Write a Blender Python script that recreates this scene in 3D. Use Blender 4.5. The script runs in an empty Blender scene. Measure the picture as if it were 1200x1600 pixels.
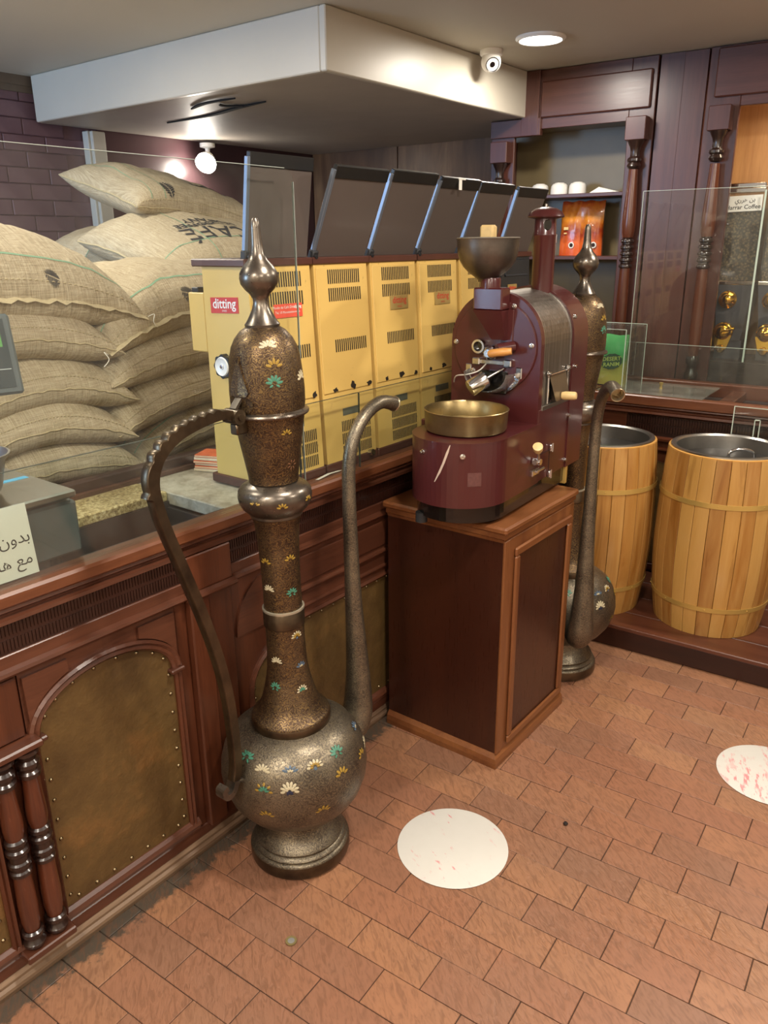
import bpy, bmesh, math, random
from mathutils import Vector, Matrix, noise, Euler

random.seed(7)
SC = bpy.context.scene
COL = SC.collection
PI = math.pi
R = math.radians

# ------------------------------------------------------------------ camera
F_PX = 1228.5
YAW, PITCH, ROLL, CAM_H = R(-37.7686), R(18.869), R(-0.496), 1.6
TH = R(3.208)                      # the right-hand fittings and the floor tiles are turned by this


def cam_axes():
    f = Vector((math.sin(YAW) * math.cos(PITCH), math.cos(YAW) * math.cos(PITCH), -math.sin(PITCH)))
    r = Vector((math.cos(YAW), -math.sin(YAW), 0))
    u = r.cross(f)
    c, s = math.cos(ROLL), math.sin(ROLL)
    return (c * r + s * u, -s * r + c * u, f)


CR, CU, CF = cam_axes()
cam_d = bpy.data.cameras.new('camera')
cam = bpy.data.objects.new('camera', cam_d)
COL.objects.link(cam)
cam.matrix_world = Matrix(((CR.x, CU.x, -CF.x, 0), (CR.y, CU.y, -CF.y, 0), (CR.z, CU.z, -CF.z, CAM_H), (0, 0, 0, 1)))
cam_d.sensor_fit = 'VERTICAL'
cam_d.sensor_height = 36.0
cam_d.lens = F_PX / 1600 * 36.0
cam_d.clip_start = 0.02
SC.camera = cam

# ------------------------------------------------------------------ view, world, lights
vs = SC.view_settings
vs.view_transform = 'Standard'
vs.look = 'None'
vs.gamma = 1.0
vs.use_curve_mapping = False
vs.exposure = 0.10

world = bpy.data.worlds.new('world')
SC.world = world
world.use_nodes = True
bgn = world.node_tree.nodes['Background']
bgn.inputs[0].default_value = (0.80, 0.88, 1.0, 1)
bgn.inputs[1].default_value = 0.35

ZC = 2.40                          # ceiling height
LAMP_W = 26.0
LAMP_COL = (1.0, 0.91, 0.79)
LAMPS = [(-1.743, 3.334), (-0.25, 3.05), (-0.55, 1.30), (0.95, 1.9), (0.75, 0.2), (-0.75, -0.35), (-2.15, 0.55),
         (-2.75, 1.55), (0.75, -1.5), (-0.75, -1.5)]


def area_light(name, loc, size, power, col, rot=(0, 0, 0), shape='DISK', size_y=None):
    d = bpy.data.lights.new(name, 'AREA')
    d.shape = shape
    d.size = size
    if size_y:
        d.size_y = size_y
    d.energy = power
    d.color = col
    o = bpy.data.objects.new(name, d)
    o.location = loc
    o.rotation_euler = rot
    COL.objects.link(o)
    return o


for lx, ly in LAMPS:
    area_light('downlight_glow', (lx, ly, ZC - 0.022), 0.17, LAMP_W * (0.45 if lx < -2 else 0.55 if ly > 3.3 else 1.0), LAMP_COL)
# daylight of the shop window, which lies to the left behind the viewer
area_light('window_daylight', (-3.52, -1.97, 1.62), 0.95, 95.0, (0.40, 0.64, 1.0), (R(90), 0, 0), 'RECTANGLE', 1.30)

# ------------------------------------------------------------------ helpers
def lin(h):
    if isinstance(h, str):
        h = h.lstrip('#')
        c = [int(h[i:i + 2], 16) / 255 for i in (0, 2, 4)]
    else:
        c = h
    return tuple((x / 12.92 if x <= 0.04045 else ((x + 0.055) / 1.055) ** 2.4) for x in c) + (1,)


class NT:
    """small node-tree writer"""
    def __init__(self, name):
        self.m = bpy.data.materials.new(name)
        self.m.use_nodes = True
        self.t = self.m.node_tree
        self.n = self.t.nodes
        self.b = self.n['Principled BSDF']
        self.out = self.n['Material Output']

    def node(self, typ, **kw):
        n = self.n.new(typ)
        for k, v in kw.items():
            if k.startswith('i_'):
                key = k[2:].replace('_', ' ')
                n.inputs[key].default_value = v
            else:
                setattr(n, k, v)
        return n

    def link(self, a, b):
        self.t.links.new(a, b)

    def coords(self, scale=(1, 1, 1), kind='Object', rot=(0, 0, 0)):
        tc = self.node('ShaderNodeTexCoord')
        mp = self.node('ShaderNodeMapping')
        mp.inputs['Scale'].default_value = scale
        mp.inputs['Rotation'].default_value = rot
        if kind == 'World':
            g = self.node('ShaderNodeNewGeometry')
            self.link(g.outputs['Position'], mp.inputs[0])
        else:
            self.link(tc.outputs[kind], mp.inputs[0])
        return mp.outputs[0]

    def noise(self, vec, scale=1.0, detail=4.0, rough=0.55, dist=0.0):
        n = self.node('ShaderNodeTexNoise')
        n.inputs['Scale'].default_value = scale
        n.inputs['Detail'].default_value = detail
        n.inputs['Roughness'].default_value = rough
        n.inputs['Distortion'].default_value = dist
        self.link(vec, n.inputs['Vector'])
        return n.outputs['Fac']

    def ramp(self, fac, stops):
        r = self.node('ShaderNodeValToRGB')
        e = r.color_ramp.elements
        while len(e) < len(stops):
            e.new(0.5)
        for i, (p, c) in enumerate(stops):
            e[i].position = p
            e[i].color = c if len(c) == 4 else tuple(c) + (1,)
        self.link(fac, r.inputs[0])
        return r.outputs[0]

    def mix(self, fac, a, b, blend='MIX'):
        m = self.node('ShaderNodeMix', data_type='RGBA', blend_type=blend)
        for s, v in ((m.inputs[0], fac), (m.inputs[6], a), (m.inputs[7], b)):
            if hasattr(v, 'links'):
                self.link(v, s)
            else:
                s.default_value = v
        return m.outputs[2]

    def math(self, op, a, b=None, clamp=False):
        m = self.node('ShaderNodeMath', operation=op, use_clamp=clamp)
        for s, v in zip(m.inputs, (a, b)):
            if v is None:
                continue
            if hasattr(v, 'links'):
                self.link(v, s)
            else:
                s.default_value = v
        return m.outputs[0]

    def bump(self, h, strength=0.3, dist=0.01, prev=None):
        b = self.node('ShaderNodeBump')
        b.inputs['Strength'].default_value = strength
        b.inputs['Distance'].default_value = dist
        self.link(h, b.inputs['Height'])
        if prev:
            self.link(prev, b.inputs['Normal'])
        return b.outputs[0]

    def set(self, **kw):
        names = dict(col='Base Color', rough='Roughness', metal='Metallic', coat='Coat Weight', coat_rough='Coat Roughness',
                     normal='Normal', spec='Specular IOR Level', trans='Transmission Weight', alpha='Alpha',
                     emit='Emission Color', emit_s='Emission Strength', sheen='Sheen Weight', ior='IOR')
        for k, v in kw.items():
            s = self.b.inputs[names[k]]
            if hasattr(v, 'links'):
                self.link(v, s)
            else:
                s.default_value = v
        return self.m


MATS = {}


def plain(name, col, rough=0.5, metal=0.0, coat=0.0, var=0.12, vscale=20.0, bump=0.0, bscale=200.0):
    if name in MATS:
        return MATS[name]
    t = NT(name)
    c = lin(col)
    v = t.coords()
    f = t.noise(v, vscale, 3)
    cc = t.mix(f, tuple(x * (1 - var) for x in c[:3]) + (1,), tuple(min(1, x * (1 + var)) for x in c[:3]) + (1,))
    kw = dict(col=cc, rough=rough, metal=metal, coat=coat)
    if bump:
        kw['normal'] = t.bump(t.noise(v, bscale, 2), bump, 0.002)
    MATS[name] = t.set(**kw)
    return MATS[name]


def wood(name, dark, light, axis='z', rough=0.35, coat=0.25, fine=90.0, bump=0.08, streak=(0.3, 0.72), spec=0.5):
    if name in MATS:
        return MATS[name]
    t = NT(name)
    k = {'x': (0.06, 1, 1), 'y': (1, 0.06, 1), 'z': (1, 1, 0.06)}[axis]
    oi = t.node('ShaderNodeObjectInfo')
    tc = t.node('ShaderNodeTexCoord')
    ad = t.node('ShaderNodeVectorMath', operation='ADD')
    t.link(tc.outputs['Object'], ad.inputs[0])
    cmb = t.node('ShaderNodeCombineXYZ')
    rv = t.math('MULTIPLY', oi.outputs['Random'], 13.7)
    for i in range(3):
        t.link(rv, cmb.inputs[i])
    t.link(cmb.outputs[0], ad.inputs[1])
    mp = t.node('ShaderNodeMapping')
    mp.inputs['Scale'].default_value = k
    t.link(ad.outputs[0], mp.inputs[0])
    v = mp.outputs[0]
    g1 = t.noise(v, 14.0, 5, 0.6, 0.6)
    g2 = t.noise(v, fine * 2.2, 3, 0.6)
    f = t.math('ADD', t.math('MULTIPLY', g1, 0.72), t.math('MULTIPLY', g2, 0.28))
    c = t.ramp(f, [(streak[0], lin(dark)), (streak[1], lin(light))])
    MATS[name] = t.set(col=c, rough=t.math('ADD', t.math('MULTIPLY', g2, 0.18), rough - 0.09), coat=coat, coat_rough=0.28,
                       normal=t.bump(g2, bump, 0.001), spec=spec)
    return MATS[name]


def emis(name, col, s):
    t = NT(name)
    return t.set(col=(1, 1, 1, 1), emit=tuple(col) + (1,), emit_s=s)


def glass(name, tint=(0.96, 0.98, 0.97), rough=0.02, refl=1.0, dust=0.0, dust_col=(0.75, 0.72, 0.66)):
    """thin clear pane: see-through mixed with a mirror by the Fresnel law, some dust"""
    t = NT(name)
    n, t_ = t.n, t.t
    tr = t.node('ShaderNodeBsdfTransparent')
    tr.inputs[0].default_value = tuple(tint) + (1,)
    gl = t.node('ShaderNodeBsdfGlossy')
    gl.inputs['Roughness'].default_value = rough
    fr = t.node('ShaderNodeFresnel')
    ge = t.node('ShaderNodeNewGeometry')
    t.link(t.math('ADD', t.math('MULTIPLY', ge.outputs['Backfacing'], 1 / 1.45 - 1.45), 1.45), fr.inputs[0])
    fm = t.math('MULTIPLY', fr.outputs[0], refl, True)
    m1 = t.node('ShaderNodeMixShader')
    t.link(fm, m1.inputs[0]); t.link(tr.outputs[0], m1.inputs[1]); t.link(gl.outputs[0], m1.inputs[2])
    last = m1.outputs[0]
    if dust:
        df = t.node('ShaderNodeBsdfDiffuse')
        df.inputs[0].default_value = tuple(dust_col) + (1,)
        v = t.coords()
        s = t.noise(v, 9, 5, 0.7)
        sp = t.noise(v, 320, 2, 0.5)
        spk = t.math('MULTIPLY', t.ramp(sp, [(0.66, (0, 0, 0)), (0.72, (1, 1, 1))]), 0.5)
        fac = t.math('MULTIPLY', t.math('ADD', t.ramp(s, [(0.35, (0.25, 0.25, 0.25)), (0.8, (1, 1, 1))]), spk), dust, True)
        m2 = t.node('ShaderNodeMixShader')
        t.link(fac, m2.inputs[0]); t.link(last, m2.inputs[1]); t.link(df.outputs[0], m2.inputs[2])
        last = m2.outputs[0]
    t.link(last, t.out.inputs[0])
    return t.m


class MB:
    """collects shapes and links them as ONE mesh object"""
    def __init__(self):
        self.v, self.f, self.s = [], [], []

    def add(self, vs_, fs, smooth=False, M=None):
        o = len(self.v)
        for p in vs_:
            p = Vector(p)
            self.v.append(M @ p if M else p)
        for q in fs:
            self.f.append([i + o for i in q])
            self.s.append(smooth)
        return self

    def box(self, x0, x1, y0, y1, z0, z1, b=0.0, M=None):
        if x0 > x1: x0, x1 = x1, x0
        if y0 > y1: y0, y1 = y1, y0
        if z0 > z1: z0, z1 = z1, z0
        lo, hi = (x0, y0, z0), (x1, y1, z1)
        if b <= 0:
            vs_ = [(hi[0] if i & 1 else lo[0], hi[1] if i & 2 else lo[1], hi[2] if i & 4 else lo[2]) for i in range(8)]
            return self.add(vs_, [(0, 2, 3, 1), (4, 5, 7, 6), (0, 1, 5, 4), (2, 6, 7, 3), (0, 4, 6, 2), (1, 3, 7, 5)], False, M)
        b = min(b, (x1 - x0) * .45, (y1 - y0) * .45, (z1 - z0) * .45)
        vs_, idx = [], {}
        for c in range(8):
            sg = [1 if c & (1 << k) else 0 for k in range(3)]
            for a in range(3):
                p = []
                for k in range(3):
                    e = hi[k] if sg[k] else lo[k]
                    if k != a:
                        e += -b if sg[k] else b
                    p.append(e)
                idx[(c, a)] = len(vs_)
                vs_.append(p)
        fs = []
        for a in range(3):
            o1, o2 = [k for k in range(3) if k != a]
            for s in (0, 1):
                base = s << a
                q = [base, base | (1 << o1), base | (1 << o1) | (1 << o2), base | (1 << o2)]
                fs.append([idx[(c, a)] for c in q])
            for s1 in (0, 1):
                for s2 in (0, 1):
                    c0 = (s1 << o1) | (s2 << o2)
                    c1 = c0 | (1 << a)
                    fs.append([idx[(c0, o1)], idx[(c1, o1)], idx[(c1, o2)], idx[(c0, o2)]])
        for c in range(8):
            fs.append([idx[(c, 0)], idx[(c, 1)], idx[(c, 2)]])
        return self.add(vs_, fs, False, M)

    def lathe(self, prof, seg=32, M=None, cap=True, a0=0.0, a1=2 * PI):
        full = abs(a1 - a0 - 2 * PI) < 1e-6
        n = seg if full else seg + 1
        vs_, fs, rings = [], [], []
        for r, z in prof:
            if r < 1e-6:
                rings.append([len(vs_)] * n)
                vs_.append((0, 0, z))
            else:
                st = len(vs_)
                for i in range(n):
                    a = a0 + (a1 - a0) * i / seg
                    vs_.append((r * math.cos(a), r * math.sin(a), z))
                rings.append(list(range(st, st + n)))
        for p, q in zip(rings, rings[1:]):
            for i in range(seg):
                j = (i + 1) % n
                quad = [p[i], p[j], q[j], q[i]]
                u = []
                for x in quad:
                    if x not in u:
                        u.append(x)
                if len(u) > 2:
                    fs.append(u)
        if cap and full:
            if prof[0][0] > 1e-6:
                fs.append(rings[0][::-1])
            if prof[-1][0] > 1e-6:
                fs.append(rings[-1])
        return self.add(vs_, fs, True, M)

    def cyl(self, p0, p1, r0, r1=None, seg=16, smooth=True):
        p0, p1 = Vector(p0), Vector(p1)
        r1 = r0 if r1 is None else r1
        d = p1 - p0
        q = d.to_track_quat('Z', 'Y').to_matrix().to_4x4()
        return self.lathe([(r0, 0), (r1, d.length)], seg, Matrix.Translation(p0) @ q)

    def sweep(self, pts, sec, caps=True, closed=False, up=(0, 0, 1), smooth=True, scales=None):
        """sweep a 2-D section (list of (a,b)) along pts; a = across (binormal), b = along the frame normal"""
        pts = [Vector(p) for p in pts]
        n = len(pts)
        vs_, fs = [], []
        m = len(sec)
        up = Vector(up)
        prevn = None
        for i, p in enumerate(pts):
            if closed:
                t = pts[(i + 1) % n] - pts[i - 1]
            else:
                t = pts[min(i + 1, n - 1)] - pts[max(i - 1, 0)]
            t.normalize()
            if prevn is None:
                nn = up - t * up.dot(t)
                if nn.length < 1e-4:
                    nn = Vector((1, 0, 0)) - t * t.x
            else:
                nn = prevn - t * prevn.dot(t)
            nn.normalize()
            prevn = nn
            bb = t.cross(nn)
            k = scales[i] if scales else 1.0
            for a, b in sec:
                vs_.append(p + bb * a * k + nn * b * k)
        cnt = n if closed else n - 1
        for i in range(cnt):
            j = (i + 1) % n
            for q in range(m):
                w = (q + 1) % m
                fs.append((i * m + q, i * m + w, j * m + w, j * m + q))
        if caps and not closed:
            fs.append(tuple(range(m))[::-1])
            fs.append(tuple((n - 1) * m + q for q in range(m)))
        return self.add(vs_, fs, smooth)

    def tube(self, pts, r, seg=10, caps=True, closed=False):
        sec = [(math.cos(2 * PI * i / seg), math.sin(2 * PI * i / seg)) for i in range(seg)]
        if isinstance(r, (int, float)):
            r = [r] * len(pts)
        return self.sweep(pts, sec, caps, closed, scales=r)

    def prism(self, poly, h0, h1, axes='xyz', M=None, smooth=False):
        """poly in the first two axes, extruded along the third"""
        k = {'x': 0, 'y': 1, 'z': 2}
        n = len(poly)
        vs_ = []
        for h in (h0, h1):
            for a, b in poly:
                p = [0, 0, 0]
                p[k[axes[0]]], p[k[axes[1]]], p[k[axes[2]]] = a, b, h
                vs_.append(p)
        fs = [tuple(range(n))[::-1], tuple(range(n, 2 * n))]
        for i in range(n):
            j = (i + 1) % n
            fs.append((i, j, n + j, n + i))
        return self.add(vs_, fs, smooth, M)

    def build(self, name, mat, parent=None, angle=38.0, loc=None, rot=None, kind=None, label=None):
        me = bpy.data.meshes.new(name)
        me.from_pydata(self.v, [], self.f)
        bm = bmesh.new()
        bm.from_mesh(me)
        bmesh.ops.recalc_face_normals(bm, faces=bm.faces)
        bm.to_mesh(me)
        bm.free()
        if any(self.s):
            me.polygons.foreach_set('use_smooth', [True] * len(me.polygons))
            me.set_sharp_from_angle(angle=R(angle))
        me.materials.append(mat)
        return link(name, me, parent, loc, rot, kind, label)


def link(name, data, parent=None, loc=None, rot=None, kind=None, label=None):
    o = bpy.data.objects.new(name, data)
    COL.objects.link(o)
    if parent:
        o.parent = parent
    if loc is not None:
        o.location = loc
    if rot is not None:
        o.rotation_euler = rot
    if kind:
        o['kind'] = kind
    if label:
        o['label'] = label
    return o


def tag(o, label, cat, group=None, kind=None):
    o['label'] = label
    o['category'] = cat
    if group:
        o['group'] = group
    if kind:
        o['kind'] = kind
    return o


def thing(name, label, cat, loc=(0, 0, 0), rotz=0.0, group=None):
    o = link(name, None, loc=loc, rot=(0, 0, rotz))
    o.empty_display_size = 0.05
    return tag(o, label, cat, group)


def struct(o):
    o['kind'] = 'structure'
    return o


def copy_tree(o, parent=None):
    c = o.copy()
    COL.objects.link(c)
    c.parent = parent
    for ch in [x for x in bpy.data.objects if x.parent == o]:
        copy_tree(ch, c)
    return c


def text_geo(body, size=1.0, extrude=0.0, res=2, align='CENTER', bold=0.0):
    cu = bpy.data.curves.new('t', 'FONT')
    cu.body = body
    cu.size = size
    cu.extrude = extrude
    cu.resolution_u = res
    cu.align_x = align
    cu.align_y = 'CENTER'
    cu.offset = bold
    o = bpy.data.objects.new('t', cu)
    COL.objects.link(o)
    dg = bpy.context.evaluated_depsgraph_get()
    ev = o.evaluated_get(dg)
    me = ev.to_mesh()
    vs_ = [v.co.copy() for v in me.vertices]
    fs = [tuple(p.vertices) for p in me.polygons]
    ev.to_mesh_clear()
    bpy.data.objects.remove(o)
    bpy.data.curves.remove(cu)
    return vs_, fs


def text_part(body, size, mat, parent, M, name='lettering', bold=0.0, sx=1.0):
    """flat lettering laid in the plane given by the matrix M"""
    vs_, fs = text_geo(body, size, bold=bold)
    mb = MB()
    mb.add([(v.x * sx, v.y, 0) for v in vs_], fs, False, M)
    me = bpy.data.meshes.new(name)
    me.from_pydata(mb.v, [], mb.f)
    me.materials.append(mat)
    return link(name, me, parent)


def frame(o, ex, ey):
    """matrix with origin o, x axis ex, y axis ey, z = ex x ey"""
    ex, ey = Vector(ex).normalized(), Vector(ey).normalized()
    ez = ex.cross(ey)
    o = Vector(o)
    return Matrix(((ex.x, ey.x, ez.x, o.x), (ex.y, ey.y, ez.y, o.y), (ex.z, ey.z, ez.z, o.z), (0, 0, 0, 1)))


def circ(r, n, a0=0.0, a1=2 * PI, cx=0.0, cy=0.0, endpoint=False):
    m = n if not endpoint else n - 1
    return [(cx + r * math.cos(a0 + (a1 - a0) * i / m), cy + r * math.sin(a0 + (a1 - a0) * i / m)) for i in range(n)]


def catmull(pts, k=6):
    pts = [Vector(p) for p in pts]
    out = []
    for i in range(len(pts) - 1):
        p0, p1, p2, p3 = pts[max(i - 1, 0)], pts[i], pts[i + 1], pts[min(i + 2, len(pts) - 1)]
        for j in range(k):
            t = j / k
            out.append(0.5 * ((2 * p1) + (-p0 + p2) * t + (2 * p0 - 5 * p1 + 4 * p2 - p3) * t * t + (-p0 + 3 * p1 - 3 * p2 + p3) * t ** 3))
    out.append(pts[-1])
    return out


def project(p):
    q = Vector(p) - Vector((0, 0, CAM_H))
    d = q.dot(CF)
    return 600 + F_PX * q.dot(CR) / d, 800 - F_PX * q.dot(CU) / d, d

# ------------------------------------------------------------------ materials
W_CTR_Y = wood('wood_counter_y', '#391d13', '#633a28', 'y', 0.34, 0.2)
W_CTR_Z = wood('wood_counter_z', '#37190e', '#623520', 'z', 0.34, 0.2)
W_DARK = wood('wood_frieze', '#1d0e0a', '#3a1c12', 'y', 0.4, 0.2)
W_NOSE = wood('wood_nosing', '#4a2516', '#7a4a2e', 'y', 0.36, 0.2)
W_CAB_Z = wood('wood_cabinet_z', '#3c1f1a', '#5a352c', 'z', 0.36, 0.15)
W_CAB_X = wood('wood_cabinet_x', '#3e201a', '#5e382e', 'x', 0.36, 0.15)
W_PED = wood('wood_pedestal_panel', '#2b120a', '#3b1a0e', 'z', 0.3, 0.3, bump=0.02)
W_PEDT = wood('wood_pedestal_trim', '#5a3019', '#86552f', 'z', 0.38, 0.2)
W_PEDTY = wood('wood_pedestal_trim_y', '#5a3019', '#86552f', 'y', 0.38, 0.2)
W_TURN = wood('wood_turned', '#38180f', '#673722', 'z', 0.24, 0.45)
W_TURND = wood('wood_turned_dark', '#160d0b', '#2e1c16', 'z', 0.2, 0.6)
W_PLAT = wood('wood_platform', '#39190f', '#643a29', 'x', 0.35, 0.2)
W_PLATD = wood('wood_platform_riser', '#1d0a06', '#351409', 'x', 0.35, 0.2)
CHROME = plain('chrome', '#d9dadb', 0.14, 1.0, var=0.04)
STEEL = plain('brushed_steel', '#a9a7a2', 0.32, 1.0, var=0.08, vscale=60)
BLACK = plain('black_plastic', '#151515', 0.4, var=0.2)
RUBBER = plain('dark_rubber', '#202124', 0.6)
WHITE = plain('white_enamel', '#e9e7e2', 0.35, var=0.03)
PAPER = plain('white_paper', '#eceae2', 0.8, var=0.03)
INK = plain('ink', '#26262a', 0.8)
GOLD = plain('polished_gold', '#e0b040', 0.16, 1.0, var=0.1)
BRASSPL = plain('brass_plate', '#ab9258', 0.4, 0.3, var=0.15)
RED = plain('red_print', '#c03028', 0.45, var=0.05)
CLEAR = glass('clear_glass', dust=0.02)
ACRYL = glass('clear_acrylic', (0.93, 0.95, 0.93), dust=0.03)
CLEARL = glass('clear_glass_low', (0.95, 0.97, 0.95), dust=0.02)


def m_tile():
    t = NT('terracotta_tile')
    oi = t.node('ShaderNodeObjectInfo')
    w = t.coords((1, 1, 1), 'World')
    big = t.noise(w, 2.2, 3, 0.6)
    mid = t.noise(w, 22, 4, 0.6)
    c = t.ramp(oi.outputs['Random'], [(0.0, lin('#85604b')), (0.35, lin('#90624a')), (0.7, lin('#97694d')), (1.0, lin('#9e7252'))])
    c = t.mix(t.math('MULTIPLY', mid, 0.5), c, lin('#7c5540'))
    c = t.mix(t.ramp(big, [(0.45, (0, 0, 0)), (0.75, (0.55, 0.55, 0.55))]), c, lin('#7e6250'))
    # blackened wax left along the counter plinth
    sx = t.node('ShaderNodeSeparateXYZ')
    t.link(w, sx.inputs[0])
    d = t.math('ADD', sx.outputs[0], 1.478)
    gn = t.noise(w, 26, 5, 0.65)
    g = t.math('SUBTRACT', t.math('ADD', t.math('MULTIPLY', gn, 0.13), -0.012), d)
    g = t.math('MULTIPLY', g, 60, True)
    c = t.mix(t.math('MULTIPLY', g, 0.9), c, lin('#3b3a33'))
    # rippled face
    rp = t.coords((1, 1, 1), 'World', (0, 0, R(38)))
    mp = t.node('ShaderNodeMapping')
    mp.inputs['Scale'].default_value = (26, 95, 1)
    t.link(rp, mp.inputs[0])
    rip = t.noise(mp.outputs[0], 1.0, 3, 0.55, 1.2)
    where = t.ramp(t.noise(w, 1.6, 1), [(0.40, (0.15, 0.15, 0.15)), (0.55, (1, 1, 1))])
    nb = t.node('ShaderNodeBump')
    nb.inputs['Distance'].default_value = 0.004
    t.link(rip, nb.inputs['Height'])
    t.link(t.math('MULTIPLY', where, 0.9), nb.inputs['Strength'])
    c = t.mix(t.math('MULTIPLY', t.ramp(rip, [(0.35, (1, 1, 1)), (0.55, (0, 0, 0))]), 0.5), c, lin('#654532'))
    return t.set(col=c, rough=t.math('ADD', t.math('MULTIPLY', mid, 0.2), 0.36), normal=nb.outputs[0], spec=0.45)


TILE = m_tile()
GROUT = plain('floor_grout', '#3b2a20', 0.9, var=0.3, vscale=40)


def m_burlap():
    t = NT('burlap')
    v = t.coords()
    oi = t.node('ShaderNodeObjectInfo')
    def thread(sc):
        mp = t.node('ShaderNodeMapping')
        mp.inputs['Scale'].default_value = sc
        t.link(v, mp.inputs[0])
        return t.noise(mp.outputs[0], 1.0, 2, 0.6)
    a = thread((420, 14, 14))
    b = thread((14, 420, 420))
    f = t.math('MULTIPLY', t.math('ADD', a, b), 0.5)
    big = t.noise(v, 7, 4, 0.6)
    c = t.ramp(f, [(0.36, lin('#857760')), (0.5, lin('#b3a48a')), (0.66, lin('#d6cab0'))])
    c = t.mix(t.math('MULTIPLY', big, 0.5), c, lin('#9f8f74'))
    c = t.mix(t.math('MULTIPLY', oi.outputs['Random'], 0.25), c, lin('#c4b597'))
    return t.set(col=c, rough=0.9, normal=t.bump(f, 0.5, 0.003, t.bump(t.noise(v, 16, 4, 0.6), 0.5, 0.02)), spec=0.2)


BURLAP = m_burlap()


def m_brass(name, tone):
    """darkened brass with engraved arabesques"""
    t = NT(name)
    v = t.coords()
    big = t.noise(v, 9, 4, 0.6)
    wa = t.node('ShaderNodeTexWave', wave_type='RINGS')
    wa.inputs['Scale'].default_value = 30
    wa.inputs['Distortion'].default_value = 22
    wa.inputs['Detail'].default_value = 2.5
    wa.inputs['Detail Scale'].default_value = 2.2
    t.link(v, wa.inputs['Vector'])
    line = t.ramp(wa.outputs['Fac'], [(0.10, (1, 1, 1)), (0.30, (0, 0, 0))])
    gilt = t.ramp(wa.outputs['Fac'], [(0.78, (0, 0, 0)), (0.95, (1, 1, 1))])
    fine = t.noise(v, 150, 3, 0.6, 1.5)
    c = t.ramp(big, [(0.3, lin(tone[0])), (0.5, lin(tone[1])), (0.72, lin(tone[2]))])
    c = t.mix(t.math('MULTIPLY', line, 0.4), c, lin(tone[3]))
    c = t.mix(t.math('MULTIPLY', gilt, 0.5), c, lin(tone[4]))
    h = t.math('SUBTRACT', t.math('MULTIPLY', fine, 0.3), line)
    return t.set(col=c, metal=0.85, rough=t.math('ADD', t.math('MULTIPLY', fine, 0.25), 0.27), normal=t.bump(h, 0.28, 0.002))


def m_brass_plain(name, a, b, rough=0.3):
    t = NT(name)
    v = t.coords()
    c = t.ramp(t.noise(v, 12, 4, 0.6), [(0.3, lin(a)), (0.7, lin(b))])
    return t.set(col=c, metal=0.9, rough=t.math('ADD', t.math('MULTIPLY', t.noise(v, 80, 3), 0.2), rough - 0.1),
                 normal=t.bump(t.noise(v, 60, 3), 0.08, 0.003))


BRASS = m_brass('engraved_brass', ('#4f483f', '#6f675a', '#877e6d', '#38312a', '#9a8c70'))
BRASS_D = m_brass('engraved_dark_brass', ('#43352a', '#5c4b3b', '#776650', '#2b1d15', '#9a7f4c'))
BRASS_P = m_brass_plain('worn_brass', '#57504a', '#857c70', 0.3)
BRASS_R = m_brass_plain('reddish_brass', '#453a2f', '#6b5c49', 0.34)
BRASS_PAN = m_brass_plain('pan_brass', '#7d6c48', '#a29066', 0.34)
BRASS_HOOP = plain('hoop_brass', '#c8a75e', 0.32, 0.5, var=0.1)
# ------------------------------------------------------------------ the room
XW, YB = -4.10, 4.50               # left wall plane, back wall plane
PAINT_W = plain('warm_white_paint', '#cfc9bb', 0.5, var=0.05, vscale=3)
PAINT_C = plain('ceiling_paint', '#c3bdae', 0.6, var=0.05, vscale=1.5)
PAINT_SOF = plain('bulkhead_paint', '#c8c2b4', 0.38, var=0.06, vscale=4)
PAINT_WALL = plain('cream_wall_paint', '#d9cfbd', 0.7, var=0.05, vscale=2)


def m_purple(name='purple_paint'):
    t = NT(name)
    v = t.coords()
    c = t.ramp(t.noise(v, 5, 4, 0.6), [(0.3, lin('#6a515c')), (0.7, lin('#806670'))])
    return t.set(col=c, rough=0.5, normal=t.bump(t.noise(v, 90, 3), 0.15, 0.003))


PURPLE = m_purple()
ROTM = Matrix.Rotation(TH, 4, 'Z')

# floor: grout bed, every tile a piece of its own
fl = struct(MB().box(-4.3, 2.6, -2.1, 4.8, -0.06, -0.0035).build('floor', GROUT))
tm = MB().box(-0.1004, 0.1004, -0.0498, 0.0498, -0.012, 0.0, 0.0012)
me_t = tm.build('floor_tile', TILE, fl)
me = me_t.data
bpy.data.objects.remove(me_t)
TP_U, TP_V = 0.2030, 0.1017
cand = []
for k in range(-32, 18):
    v0 = 1.242 + TP_V * k
    vc = v0 + TP_V / 2
    off = -0.795 if k % 2 == 0 else -0.795 + TP_U / 2 - 0.006
    for j in range(-10, 17):
        uc = off + TP_U * (j + 0.5)
        w = ROTM @ Vector((uc, vc, 0))
        if w.x < -1.60 or w.x > 2.5 or w.y < -2.05 or vc > 3.02:
            continue
        dz = random.uniform(-0.0012, 0.0006)
        tilt = (random.uniform(-0.006, 0.006), random.uniform(-0.003, 0.003), TH + random.uniform(-0.004, 0.004))
        size = 0
        q = w - Vector((0, 0, CAM_H))
        if q.dot(CF) > 0.3:
            x, y, d = project(w)
            if -60 < x < 1260 and 850 < y < 1660:
                size = 1.0 / d
        cand.append((size, w, dz, tilt))
cand.sort(key=lambda c: -c[0])
rest = MB()
for i, (s, w, dz, tilt) in enumerate(cand):
    if s > 0 and i < 300:
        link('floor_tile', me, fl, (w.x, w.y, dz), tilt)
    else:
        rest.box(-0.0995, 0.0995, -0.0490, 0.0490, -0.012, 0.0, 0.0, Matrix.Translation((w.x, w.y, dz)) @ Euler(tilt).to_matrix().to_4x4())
rest.build('outer_tiles', TILE, fl, kind='stuff')

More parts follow.
